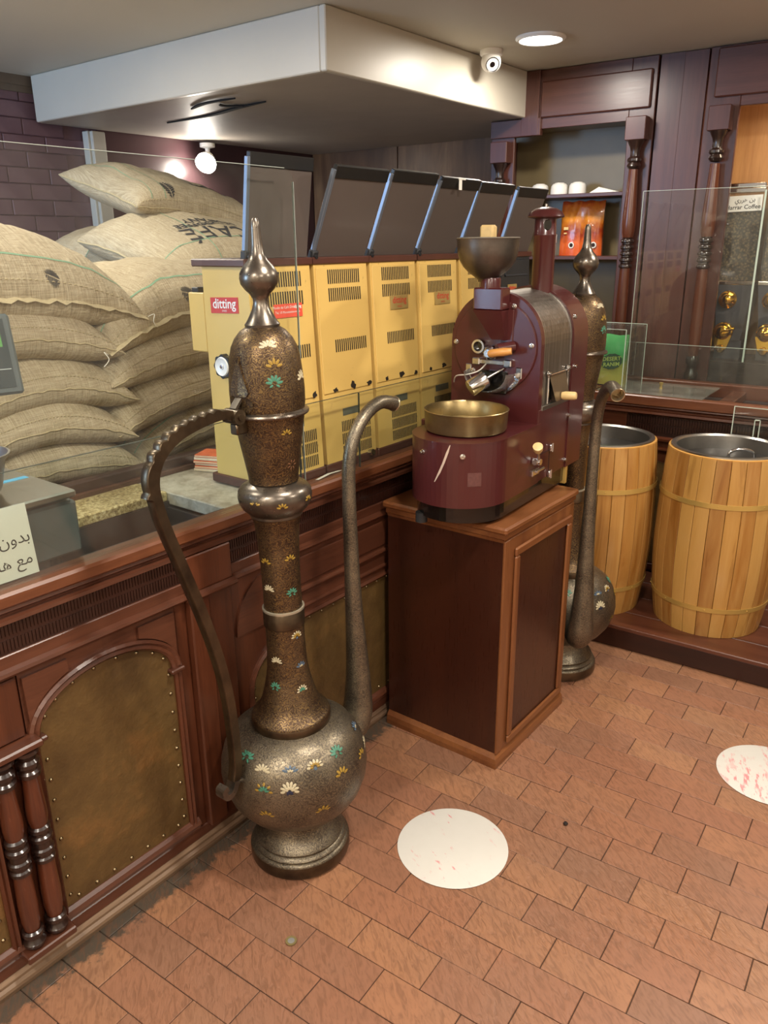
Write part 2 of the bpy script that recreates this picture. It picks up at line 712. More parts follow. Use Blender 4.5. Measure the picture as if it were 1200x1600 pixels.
# left wall: painted brick up to the post, smooth board beyond it
wl = struct(MB().box(XW - 0.2, XW - 0.012, -2.1, YB + 0.1, 0, ZC).build('wall_left', PURPLE))
# unseen pale floor added behind the counter to bounce light under the bulkhead
MB().box(XW, -1.97, -2.0, YB, -0.0034, 0.0).build('bounce_floor', plain('pale_bounce', '#c2b7a2', 0.5), fl)
MB().box(XW - 0.012, XW, 2.78, YB, 0, ZC).build('wall_board', plain('maroon_board', '#4f373b', 0.28, var=0.2, vscale=3), wl)
bb = MB().box(-0.012, 0.0, -0.1115, 0.1115, -0.0365, 0.0365, 0.003)
b0 = bb.build('brick', PURPLE, wl)
bme = b0.data
bpy.data.objects.remove(b0)
for r_ in range(17):
    z = 1.10 + 0.0765 * r_
    if z > ZC - 0.03:
        break
    for j in range(7):
        y = 1.33 + 0.2275 * j + (0.114 if r_ % 2 else 0)
        if y > 2.68:
            continue
        link('brick', bme, wl, (XW + random.uniform(-0.003, 0.001), y, z), (0, random.uniform(-0.01, 0.01), random.uniform(-0.006, 0.006)))
struct(MB().box(XW, XW + 0.012, 1.0, 2.70, ZC - 0.075, ZC - 0.045).box(XW, XW + 0.02, 1.0, 2.70, ZC - 0.045, ZC, 0).build(
    'trim_1', plain('tan_strip', '#6d6154', 0.6)))

# back wall: coppery wooden boards
def m_copperwall():
    t = NT('coppery_board')
    v = t.coords((1, 1, 0.12))
    n1 = t.noise(v, 9, 5, 0.65, 0.5)
    w = t.coords()
    big = t.noise(w, 1.7, 2)
    c = t.ramp(n1, [(0.3, lin('#5a4030')), (0.55, lin('#806046')), (0.75, lin('#a07f5c'))])
    c = t.mix(t.ramp(big, [(0.42, (0, 0, 0)), (0.62, (0.8, 0.8, 0.8))]), c, lin('#4b3a33'))
    return t.set(col=c, rough=0.38, coat=0.15)


CUWALL = m_copperwall()
wb = struct(MB().box(XW - 0.2, 2.6, YB + 0.012, YB + 0.2, 0, ZC).build('wall_back', plain('back_wall_base', '#2c2220', 0.6)))
xs = [XW, -3.35, -2.62, -1.9, -1.2]
for a, b in zip(xs, xs[1:]):
    MB().box(a + 0.003, b - 0.003, YB, YB + 0.012, 0, ZC, 0.002).build('panel', CUWALL, wb)
struct(MB().box(2.4, 2.6, -2.1, 4.8, 0, ZC).build('wall_right', PAINT_WALL))
struct(MB().box(-4.3, -4.02, -2.2, -2.0, 0, ZC).box(-3.02, 2.6, -2.2, -2.0, 0, ZC).box(-4.02, -3.02, -2.2, -2.0, 0, 0.93).box(-4.02, -3.02, -2.2, -2.0, 2.31, ZC).build('wall_front', PAINT_WALL))
w1 = struct(MB().box(-4.02, -3.97, -2.15, -2.05, 0.93, 2.31).box(-3.07, -3.02, -2.15, -2.05, 0.93, 2.31).box(-3.97, -3.07, -2.15, -2.05, 0.93, 0.98)
            .box(-3.97, -3.07, -2.15, -2.05, 2.26, 2.31).build('window_1', WHITE))
MB().box(-3.97, -3.07, -2.104, -2.098, 0.98, 2.26).build('pane', CLEAR, w1)

struct(MB().box(-4.3, 2.6, -2.2, 4.8, ZC, ZC + 0.1).build('ceiling', PAINT_C))

# lowered bulkhead under the ceiling
SX, SY, SZ = -2.105, 2.402, 2.19
bh = struct(MB().box(SX - 0.03, SX, SY, YB, SZ, ZC - 0.001, 0.004).box(XW + 0.05, SX - 0.03, SY, SY + 0.03, SZ, ZC - 0.001, 0.004)
            .build('ceiling_bulkhead', PAINT_SOF))
SHEET = plain('stained_sheet', '#aaa196', 0.5, var=0.14, vscale=5)
MB().box(SX - 0.52, SX - 0.03, SY + 0.03, YB, SZ + 0.001, SZ + 0.012).build('underside_strip', SHEET, bh)
sg = MB()
nx, ny = 16, 16
x0, x1, y0, y1 = XW + 0.01, SX - 0.532, SY + 0.045, YB - 0.01
vv, ff = [], []
for j in range(ny + 1):
    for i in range(nx + 1):
        u, v = i / nx, j / ny
        sag = 0.012 * math.sin(PI * u) * math.sin(PI * v)
        vv.append((x0 + (x1 - x0) * u, y0 + (y1 - y0) * v, SZ + 0.004 - sag))
for j in range(ny):
    for i in range(nx):
        a = j * (nx + 1) + i
        ff.append((a, a + 1, a + nx + 2, a + nx + 1))
sg.add(vv, ff, True)
sg.build('underside_sheet', SHEET, bh)
MB().box(XW, SX - 0.03, SY + 0.03, YB, SZ + 0.03, SZ + 0.04).build('void_shade', plain('void_dark', '#17130f', 0.9), bh)  # dark sheet, paints the shade seen through the gaps
# torn flap of the sheet: dark strips stand in for the shade of its slits
slit = plain('slit_shade', '#14110f', 0.9)
zs = SZ - 0.0075


def slit_part(pts, w):
    """tapering dark strip for a shaded slit in the sheet"""
    pts = catmull([(x, y, zs) for x, y in pts], 6)
    n = len(pts)
    vs_, fs = [], []
    for i, p in enumerate(pts):
        t = (pts[min(i + 1, n - 1)] - pts[max(i - 1, 0)]).normalized()
        b = Vector((-t.y, t.x, 0))
        k = w * math.sin(PI * (0.06 + 0.9 * i / (n - 1)))
        vs_ += [p + b * k, p - b * k, p + b * k + Vector((0, 0, 0.006)), p - b * k + Vector((0, 0, 0.006))]
        if i:
            o = 4 * (i - 1)
            fs += [(o, o + 1, o + 5, o + 4), (o, o + 4, o + 6, o + 2), (o + 1, o + 3, o + 7, o + 5)]
    MB().add(vs_, fs).build('slit', slit, bh)


slit_part([(-3.12, 2.62), (-2.95, 2.56), (-2.76, 2.56)], 0.012)
slit_part([(-3.55, 2.82), (-3.2, 2.80), (-2.95, 2.74), (-2.72, 2.70)], 0.014)
slit_part([(-2.93, 2.62), (-2.94, 2.67), (-2.86, 2.73)], 0.012)

# post standing against the left wall
po = MB().box(XW, XW + 0.07, 2.70, 2.78, 0, SZ - 0.012, 0.004).box(XW, XW + 0.05, 2.685, 2.70, 0, SZ - 0.012, 0.003)
tag(po.build('wall_post', plain('post_paint', '#cfcabd', 0.5, var=0.06)), 'white painted post on the purple brick wall behind the sacks', 'post')

# ------------------------------------------------------------------ lamps and camera on the ceiling
LENS = emis('lamp_lens', (1.0, 0.93, 0.80), 9.0)
for i, (lx, ly) in enumerate(LAMPS):
    lab = ('round white ceiling downlight glowing above the wooden wall cabinet' if i == 0 else
           'round ceiling downlight over the shop floor outside the picture')
    t = thing('ceiling_downlight', lab, 'lamp', (lx, ly, ZC), 0, None if i == 0 else 'downlights outside the picture')
    MB().lathe([(0.088, -0.0005), (0.103, -0.0005), (0.104, -0.006), (0.095, -0.014), (0.088, -0.014), (0.088, -0.0005)], 40, cap=False).build('trim_ring', WHITE, t)
    MB().lathe([(0.0, -0.010), (0.0875, -0.010), (0.0875, -0.004)], 40, cap=False).build('lens', LENS, t)

t = thing('security_camera', 'small white dome security camera hanging beside the bulkhead', 'camera', (-2.015, 3.40, ZC))
MB().lathe([(0.0, -0.0002), (0.050, -0.0002), (0.050, -0.018), (0.046, -0.024), (0.0, -0.024)], 32).build('base', WHITE, t)
d = Vector((0.62, -0.62, -0.50)).normalized()
q = d.to_track_quat('Z', 'Y').to_matrix().to_4x4()
ball = [(0.044 * math.sin(PI * i / 16), -0.044 * math.cos(PI * i / 16)) for i in range(13)]
sh = MB().lathe(ball, 28, Matrix.Translation((0, 0, -0.047)) @ q)
so = sh.build('housing', WHITE, t)
MB().lathe([(0.0, 0.031), (0.026, 0.031), (0.030, 0.034), (0.0305, 0.030)], 28, Matrix.Translation((0, 0, -0.047)) @ q, cap=False).build('lens_window', BLACK, so)
MB().lathe([(0.0, 0.033), (0.011, 0.033), (0.012, 0.030)], 20, Matrix.Translation((0, 0, -0.047)) @ q, cap=False).build('lens', plain('lens_glass', '#08080c', 0.05), so)

# lit spot lamp under the bulkhead, over the sacks
t = thing('spot_lamp', 'lit white spot lamp under the bulkhead behind the sacks', 'lamp', (-4.0, 3.46, SZ))
MB().lathe([(0.0, -0.0135), (0.045, -0.0135), (0.045, -0.035), (0.014, -0.042), (0.014, -0.08), (0.0, -0.08)], 24).build('mount', WHITE, t)
d = Vector((0.35, -0.72, -0.62)).normalized()
q = d.to_track_quat('Z', 'Y').to_matrix().to_4x4()
MB().lathe([(0.0, -0.03), (0.022, -0.028), (0.05, 0.012), (0.062, 0.055), (0.062, 0.06)], 28, Matrix.Translation((0.0, 0, -0.095)) @ q, cap=False).build('shade', WHITE, t)
MB().lathe([(0.0, 0.078), (0.03, 0.073), (0.052, 0.058), (0.06, 0.04)], 28, Matrix.Translation((0.0, 0, -0.095)) @ q, cap=False).build('bulb', emis('bulb_light', (1.0, 0.95, 0.88), 22.0), t)
sp = bpy.data.lights.new('spot_lamp_glow', 'POINT')
sp.energy = 9
sp.shadow_soft_size = 0.05
sp.color = (1.0, 0.92, 0.80)
so = bpy.data.objects.new('spot_lamp_glow', sp)
so.location = Vector((-4.0, 3.46, SZ - 0.095)) + d * 0.10
so.rotation_euler = d.to_track_quat('-Z', 'Y').to_euler()
COL.objects.link(so)
# ------------------------------------------------------------------ shop counter on the left (runs along Y, front face looks to +X)
CT = 0.945
FX = -1.484
LEATHER = None


def m_leather():
    t = NT('old_leather')
    v = t.coords()
    n = t.noise(v, 5, 5, 0.65)
    n2 = t.noise(v, 45, 4, 0.6)
    c = t.ramp(n, [(0.3, lin('#46341d')), (0.55, lin('#604a29')), (0.75, lin('#835d33'))])
    c = t.mix(t.math('MULTIPLY', n2, 0.35), c, lin('#4b381c'))
    return t.set(col=c, rough=0.42, normal=t.bump(n2, 0.25, 0.004, t.bump(n, 0.5, 0.02)))


LEATHER = m_leather()
NAIL = plain('nail_brass', '#8f8064', 0.3, 1.0)


def m_granite(name, a, b, c_, sc=70):
    t = NT(name)
    v = t.coords()
    n = t.noise(v, sc, 4, 0.75)
    c = t.ramp(n, [(0.35, lin(a)), (0.5, lin(b)), (0.65, lin(c_))])
    return t.set(col=c, rough=0.4)


GRANITE = m_granite('yellow_granite', '#6b5a38', '#ab9866', '#d9cba0', 110)
DUSTY = m_granite('dusty_stone_top', '#8f8777', '#aaa394', '#bab3a5', 25)
WELL = plain('dark_well', '#262021', 0.5, var=0.3, vscale=12)

ctr = thing('shop_counter', 'long mahogany shop counter with arched leather panels and turned half columns', 'counter', (0, 0, 0))
Y0, Y1 = -0.6, 3.48


def ybox(name, mat, x0, x1, y0, y1, z0, z1, b=0.003, par=None):
    return MB().box(x0, x1, y0, y1, z0, z1, b).build(name, mat, par or ctr)


def moulding(name, prof, y0, y1, mat, par=None):
    """profile of (x,z) run along Y"""
    return MB().prism(prof, y0, y1, 'xzy').build(name, mat, par or ctr)


def half_round(x, z0, z1, depth, n=6):
    zc, rz = (z0 + z1) / 2, (z1 - z0) / 2
    return [(x - 0.02, z0)] + [(x + depth * math.cos(-PI / 2 + PI * i / n), zc + rz * math.sin(-PI / 2 + PI * i / n)) for i in range(n + 1)] + [(x - 0.02, z1)]


ybox('carcass', W_CTR_Z, -1.93, FX - 0.022, Y0, Y1, 0.0, 0.78)
# worktop: wooden nosing, stone, granite strip, sunk display well, rear upstand
ybox('nosing', W_NOSE, -1.535, -1.470, Y0, Y1, 0.912, CT, 0.006)
moulding('under_moulding', [(-1.54, 0.912), (-1.478, 0.912), (-1.476, 0.905), (-1.486, 0.897), (-1.487, 0.892), (-1.475, 0.888), (-1.474, 0.880), (-1.485, 0.875), (-1.54, 0.875)], Y0, Y1, W_CTR_Y)
ybox('stone_top', DUSTY, -1.93, -1.535, 1.30, Y1, 0.905, CT - 0.004)
ybox('stone_top', DUSTY, -1.93, -1.535, Y0, 0.15, 0.905, CT - 0.004)
ybox('granite_strip', GRANITE, -1.93, -1.78, 0.15, 1.30, 0.915, CT - 0.002)
wl_ = MB()
wl_.box(-1.785, -1.535, 0.15, 1.30, 0.79, 0.80)
wl_.box(-1.785, -1.775, 0.15, 1.30, 0.80, 0.915).box(-1.545, -1.535, 0.15, 1.30, 0.80, 0.94)
wl_.box(-1.775, -1.545, 0.15, 0.16, 0.80, 0.94).box(-1.775, -1.545, 1.29, 1.30, 0.80, 0.90)
wl_.build('display_well', WELL, ctr)
ybox('rear_upstand', wood('wood_upstand', '#241310', '#4a2d24', 'y', 0.5, 0.0), -1.965, -1.93, Y0, Y1, 0.0, 0.985, 0.004)
ybox('inner_rail', W_CTR_Y, -1.93, -1.915, 0.15, Y1, CT - 0.004, 0.957, 0.002)

# frieze with two rows of dentils
def frieze(y0, y1):
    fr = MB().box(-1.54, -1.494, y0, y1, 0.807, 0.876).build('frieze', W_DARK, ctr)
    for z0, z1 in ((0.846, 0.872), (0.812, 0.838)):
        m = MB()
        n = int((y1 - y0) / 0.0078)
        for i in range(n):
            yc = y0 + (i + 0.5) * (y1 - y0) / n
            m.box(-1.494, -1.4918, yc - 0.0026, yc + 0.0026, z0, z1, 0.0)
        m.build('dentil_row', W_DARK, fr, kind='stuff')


frieze(Y0, 1.108)
frieze(1.252, Y1)
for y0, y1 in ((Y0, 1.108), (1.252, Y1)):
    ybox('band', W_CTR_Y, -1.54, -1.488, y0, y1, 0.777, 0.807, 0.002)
    moulding('rail_moulding', [(-1.54, 0.758), (-1.486, 0.758), (-1.478, 0.762), (-1.474, 0.768), (-1.476, 0.775), (-1.487, 0.779), (-1.54, 0.779)], y0, y1, W_CTR_Y)
# pilaster block
ybox('pilaster', W_CTR_Z, -1.52, -1.472, 1.110, 1.172, 0.076, 0.760, 0.004)
ybox('pilaster_strip', W_CTR_Z, -1.52, -1.480, 1.172, 1.252, 0.076, 0.760, 0.004)  # strip set back a little, same wood as the pilaster
ybox('pilaster_block', W_CTR_Z, -1.54, -1.472, 1.108, 1.252, 0.779, 0.876, 0.003)
moulding('pilaster_moulding', [(-1.54, 0.758), (-1.470, 0.758), (-1.460, 0.762), (-1.456, 0.768), (-1.458, 0.775), (-1.470, 0.780), (-1.54, 0.780)], 1.104, 1.256, W_CTR_Y)
# plinth
ybox('plinth', W_CTR_Y, -1.53, -1.490, Y0, Y1, 0.046, 0.080, 0.003)
moulding('plinth_moulding', [(-1.53, 0.0), (-1.484, 0.0), (-1.482, 0.012), (-1.478, 0.016), (-1.479, 0.024), (-1.487, 0.028), (-1.486, 0.036), (-1.492, 0.046), (-1.53, 0.046)], Y0, Y1, wood('wood_plinth_worn', '#4b3324', '#8c745c', 'y', 0.5, 0.0))


def arch_poly(yc, hw, zs, rise, n=20):
    return [(yc + hw * math.cos(PI * i / n), zs + rise * math.sin(PI * i / n)) for i in range(n + 1)]


def nails(par, pts):
    m = MB()
    for y, z in pts:
        m.lathe([(0.0050, 0.0), (0.0044, 0.0022), (0.0026, 0.0040), (0.0, 0.0046)], 8, frame((-1.4945, y, z), (0, 1, 0), (0, 0, 1)), cap=False)
    m.build('nail_heads', NAIL, par, kind='stuff')


def arched_bay(yl, yr):
    yc, hw = (yl + yr) / 2, (yr - yl) / 2
    zb, zs, rise = 0.117, 0.598, 0.107
    poly = [(yl, zb), (yr, zb)] + arch_poly(yc, hw, zs, rise)
    le = MB().prism(poly, -1.512, -1.4945, 'yzx').build('leather_panel', LEATHER, ctr, label='brown leather panel with brass nails')
    pts = []
    ins = 0.014
    for i in range(9):
        z = zb + 0.03 + i * 0.054
        pts += [(yl + ins, z), (yr - ins, z)]
    for i in range(7):
        pts.append((yl + ins + 0.02 + i * (2 * hw - 2 * ins - 0.04) / 6, zb + ins))
    for i in range(1, 9):
        a = PI * i / 9
        pts.append((yc + (hw - ins) * math.cos(a), zs + (rise - ins) * math.sin(a)))
    nails(le, pts)
    # arch moulding
    ap = [(yr + 0.010, zs - 0.004)] + arch_poly(yc, hw + 0.006, zs, rise + 0.006, 24) + [(yl - 0.010, zs - 0.004)]
    sec = [(-0.012, 0.0), (-0.012, 0.010), (-0.006, 0.016), (0.002, 0.013), (0.008, 0.018), (0.014, 0.012), (0.014, 0.0)]
    m = MB()
    m.sweep([(-1.4965, y, z) for y, z in ap], [(a, b) for a, b in sec], up=(1, 0, 0), smooth=False)
    m.build('arch_moulding', W_CTR_Y, ctr)
    for ye, s in ((yl, -1), (yr, 1)):
        ybox('arch_shoulder', W_CTR_Y, -1.50, -1.474, ye - 0.004 if s < 0 else ye - 0.016, ye + 0.016 if s < 0 else ye + 0.004 + 0.02, zs - 0.014, zs - 0.002, 0.003)
    # spandrel field and the raised spandrel panels
    zt = 0.760
    for s in (-1, 1):
        arc = [(yc + s * (hw + 0.004) * math.cos(PI / 2 * i / 14), zs + (rise + 0.004) * math.sin(PI / 2 * i / 14)) for i in range(15)]
        pl = arc + [(yc, zt), (yc + s * (hw + 0.02), zt), (yc + s * (hw + 0.02), zs)]
        MB().prism(pl, -1.515, -1.4935, 'yzx').build('spandrel', W_CTR_Y, ctr)
        arc2 = [(yc + s * (hw + 0.014) * math.cos(R(a)), zs + 0.012 + (rise + 0.012) * math.sin(R(a))) for a in range(8, 66, 6)]
        pl2 = arc2 + [(arc2[-1][0], zt - 0.016), (yc + s * (hw + 0.014), zt - 0.016)]
        MB().prism(pl2, -1.4945, -1.4860, 'yzx').build('spandrel_panel', W_CTR_Y, ctr)
    # stiles and bottom rail
    for ya, yb in ((yl - 0.022, yl), (yr, yr + 0.022)):
        MB().prism([(-1.515, ya), (-1.488, ya), (-1.482, ya + 0.005), (-1.486, (ya + yb) / 2), (-1.482, yb - 0.005), (-1.488, yb), (-1.515, yb)], zb - 0.02, zs, 'xyz').build('stile', W_CTR_Z, ctr)
    moulding('bottom_rail', [(-1.515, 0.080), (-1.492, 0.080), (-1.484, 0.088), (-1.487, 0.094), (-1.480, 0.100), (-1.484, 0.110), (-1.492, 0.117), (-1.515, 0.117)], yl - 0.03, yr + 0.03, W_CTR_Y)


arched_bay(0.690, 1.054)
arched_bay(0.190, 0.554)
ybox('stile', W_CTR_Z, -1.52, -1.4935, 1.076, 1.110, 0.08, 0.760, 0.002)
ybox('stile', W_CTR_Z, -1.52, -1.4935, 0.576, 0.668, 0.08, 0.760, 0.002)
ybox('stile', W_CTR_Z, -1.52, -1.4935, Y0, 0.168, 0.08, 0.760, 0.002)


def turned(M, par, h, k=1.0, name='half_column', body=W_TURN, dark=W_TURND):
    """turned column: dark rings, swelling shaft"""
    r = 0.0200 * k
    P_ = [(0, 0.0), (0.9, 0.004), (1.15, 0.02), (1.2, 0.035), (0.9, 0.05), (0.85, 0.06), (1.12, 0.072), (1.12, 0.092), (0.85, 0.10)]
    base = [(a * r, b * h) for a, b in P_]
    shaft1 = [(0.80, 0.10), (0.98, 0.16), (1.02, 0.24), (0.95, 0.34), (0.86, 0.41)]
    rings = [(0.86, 0.41), (1.1, 0.418), (1.12, 0.435), (0.92, 0.443), (0.92, 0.455), (1.14, 0.465), (1.14, 0.482), (0.95, 0.49), (0.95, 0.52), (1.16, 0.53),
             (1.16, 0.548), (0.92, 0.556), (0.92, 0.568), (1.12, 0.578), (1.1, 0.595), (0.86, 0.605)]
    shaft2 = [(0.86, 0.605), (0.98, 0.63), (1.06, 0.665), (1.02, 0.71), (0.88, 0.80), (0.80, 0.86)]
    top = [(0.80, 0.86), (1.12, 0.87), (1.16, 0.89), (0.9, 0.90), (0.9, 0.91), (1.14, 0.92), (1.16, 0.94), (0.88, 0.953), (0.95, 0.97), (1.3, 0.985), (1.3, 1.0), (0, 1.0)]
    o = MB().lathe([(a * r, b * h) for a, b in shaft1], 18, M, cap=False).build(name, body, par)
    MB().lathe([(a * r, b * h) for a, b in shaft2], 18, M, cap=False).build('upper_shaft', body, o)
    for nm, pr in (('turned_base', base), ('turned_rings', [(a * r, b * h) for a, b in rings]), ('turned_capital', [(a * r, b * h) for a, b in top])):
        MB().lathe(pr, 18, M, cap=False).build(nm, dark, o)
    return o


for y in (0.597, 0.652):
    turned(Matrix.Translation((-1.474, y, 0.100)), ctr, 0.492, 1.05)
# the entablature block over the half columns
ybox('column_block', W_CTR_Y, -1.50, -1.450, 0.565, 0.684, 0.592, 0.610, 0.004)
ybox('column_field', W_CTR_Z, -1.50, -1.486, 0.58, 0.665, 0.612, 0.752, 0.003)
ybox('column_foot', W_CTR_Y, -1.52, -1.447, 0.565, 0.684, 0.080, 0.100, 0.003)

# long bay to the right of the pilaster
ya, yb = 1.252, 3.40
poly = [(1.305, 0.117), (yb - 0.05, 0.117), (yb - 0.05, 0.548), (1.46, 0.548), (1.455, 0.520)] + [(1.455 - 0.15 * math.sin(PI / 2 * i / 10), 0.400 + 0.12 * math.cos(PI / 2 * i / 10)) for i in range(1, 11)]
le = MB().prism(poly, -1.515, -1.4945, 'yzx').build('leather_panel', LEATHER, ctr, label='wide olive brown leather panel with nails')
nails(le, [(1.50 + 0.055 * i, 0.535) for i in range(18)] + [(1.32, 0.15 + 0.055 * i) for i in range(5)] + [(1.34 + 0.055 * i, 0.13) for i in range(20)] +
      [(1.455 - 0.135 * math.sin(R(a)), 0.40 + 0.105 * math.cos(R(a))) for a in (15, 40, 65, 88)])
fld = [(1.252, 0.080), (1.305, 0.080)] + [(y, z) for y, z in reversed(poly[5:])] + [(1.455, 0.520), (1.46, 0.548), (1.46, 0.760), (1.252, 0.760)]
MB().prism(fld, -1.515, -1.4925, 'yzx').build('corner_field', W_CTR_Z, ctr)
cp = [(y, z) for y, z in poly[4:]]
MB().sweep([(-1.4935, 1.305, 0.12)] + [(-1.4935, y, z) for y, z in reversed(cp)] + [(-1.4935, 1.462, 0.552), (-1.4935, 1.9, 0.552), (-1.4935, 2.6, 0.552)],
           [(-0.008, 0.0), (-0.008, 0.008), (0.0, 0.013), (0.008, 0.008), (0.008, 0.0)], up=(1, 0, 0), smooth=False).build('curved_moulding', W_CTR_Y, ctr)
arc2 = [(1.455 - 0.19 * math.cos(R(a)), 0.60 + 0.14 * math.sin(R(a))) for a in range(0, 91, 10)]
MB().prism([(1.265, 0.590), (1.44, 0.590), (1.44, 0.748)] + list(reversed(arc2[:-1]))[:0] + [(1.40, 0.748)] + [(1.40 - 0.135 * math.sin(R(a)), 0.748 - 0.158 * (1 - math.cos(R(a)))) for a in range(10, 91, 10)], -1.4935, -1.486, 'yzx').build('corner_panel', W_CTR_Y, ctr)
ybox('rail', W_CTR_Y, -1.515, -1.4915, 1.46, yb, 0.548, 0.760, 0.002)
ybox('field_panel', W_CTR_Y, -1.50, -1.4865, 1.475, yb, 0.655, 0.742, 0.004)
moulding('rail_moulding', half_round(-1.4925, 0.628, 0.646, 0.012), 1.46, yb, W_CTR_Y)
moulding('rail_moulding', half_round(-1.4925, 0.575, 0.590, 0.009), 1.46, yb, W_CTR_Y)
moulding('bottom_rail', [(-1.515, 0.080), (-1.492, 0.080), (-1.484, 0.088), (-1.487, 0.094), (-1.480, 0.100), (-1.484, 0.110), (-1.492, 0.117), (-1.515, 0.117)], 1.252, yb, W_CTR_Y)

# ------------------------------------------------------------------ glass screens on the counter
def pane_y(label, x, y0, y1, z0, z1, mat, cat='glass screen', r=0.0, name='glass_screen', grp=None):
    poly = [(y0, z0), (y1, z0)]
    if r:
        poly += [(y1 - r + r * math.cos(R(a)), z1 - r + r * math.sin(R(a))) for a in range(0, 91, 15)]
    else:
        poly += [(y1, z1)]
    poly += [(y0, z1)]
    o = MB().prism(poly, x - 0.003, x + 0.003, 'yzx').build(name, mat)
    e = MB().prism([(y0, z1), (y1 - r, z1), (y1 - r, z1 + 0.0012), (y0, z1 + 0.0012)], x - 0.003, x + 0.003, 'yzx')
    e.box(x - 0.003, x + 0.003, y1, y1 + 0.0012, z0, z1 - r)
    e.build('polished_edge', EDGE, o)
    return tag(o, label, cat, grp)


EDGE = plain('glass_edge', '#a9b3ac', 0.25, var=0.1)
EDGE_D = plain('glass_edge_dark', '#3c4540', 0.25, var=0.1)
pane_y('tall clear glass screen standing in front of the burlap sacks', -1.497, -0.30, 1.565, 0.9455, 1.779, CLEAR, r=0.03)
EDGE = EDGE_D
pane_y('low clear glass strip on the counter edge before the sacks', -1.508, -0.30, 1.560, 0.9455, 1.178, CLEARL)
pane_y('short low glass strip behind the spout of the big coffee pot', -1.497, 1.575, 1.812, 0.9455, 1.177, CLEARL)
pane_y('low glass strip on the counter edge beside the roaster', -1.497, 1.818, 2.62, 0.9455, 1.177, CLEARL)
# ------------------------------------------------------------------ coffee grinders
def m_enamel(name, col, dirt, r=0.36):
    t = NT(name)
    v = t.coords()
    n = t.noise(v, 4, 4, 0.6)
    n2 = t.noise(v, 60, 4, 0.7)
    c = t.mix(t.math('MULTIPLY', n, 0.35), lin(col), lin(dirt))
    c = t.mix(t.ramp(n2, [(0.66, (0, 0, 0)), (0.74, (0.5, 0.5, 0.5))]), c, lin('#5d4423'))
    return t.set(col=c, rough=r, coat=0.1)


YEL = m_enamel('yellow_enamel', '#d6b468', '#c6a258')
NAVY = m_enamel('dark_enamel', '#23272c', '#1b1d20')
SLOT = plain('slot_shade', '#2c2415', 0.8)  # dark colour of raised bars that imitate the shade in open slots
CHIP = plain('bare_steel_chip', '#241d16', 0.6)
SLAB = plain('brown_slab', '#4d2a20', 0.4, var=0.15)
SMOKE = plain('smoked_hopper', '#554c47', 0.34, coat=0.1, var=0.1, vscale=5)
STRIP = plain('aluminium_strip', '#7f8a99', 0.4, 0.7, var=0.06)

GW, GH = 0.236, 0.600


def fx(z):                          # the front leans back a little towards the top
    return -0.032 * z / GH


def front_M(y, z, d=0.0):
    up = Vector((-0.032 / GH, 0, 1)).normalized()
    n = Vector((0, 1, 0)).cross(up)
    return frame(Vector((fx(z), y, z)) + n * d, (0, 1, 0), up)


def vent(par, y0, y1, z0, z1, n=16, lab='vent'):
    m = MB()
    w = (y1 - y0) / n
    for i in range(n):
        yc = y0 + (i + 0.5) * w
        m.box(yc - w * 0.22 - y0, yc + w * 0.22 - y0, 0, z1 - z0, -0.001, 0.0012, 0, front_M(y0, z0, 0.004 if z0 > 0.2 else 0.0))
    m.build(lab, SLOT, par)


def chip(par, y, z, w, h, seed):
    rnd = random.Random(seed)
    pts = []
    for i in range(11):
        a = 2 * PI * i / 11
        k = rnd.uniform(0.45, 1.1)
        pts.append((math.cos(a) * w * k, math.sin(a) * h * k))
    MB().prism(pts, -0.001, 0.0008, 'xyz', front_M(y, z, 0.004)).build('paint_chip', CHIP, par)


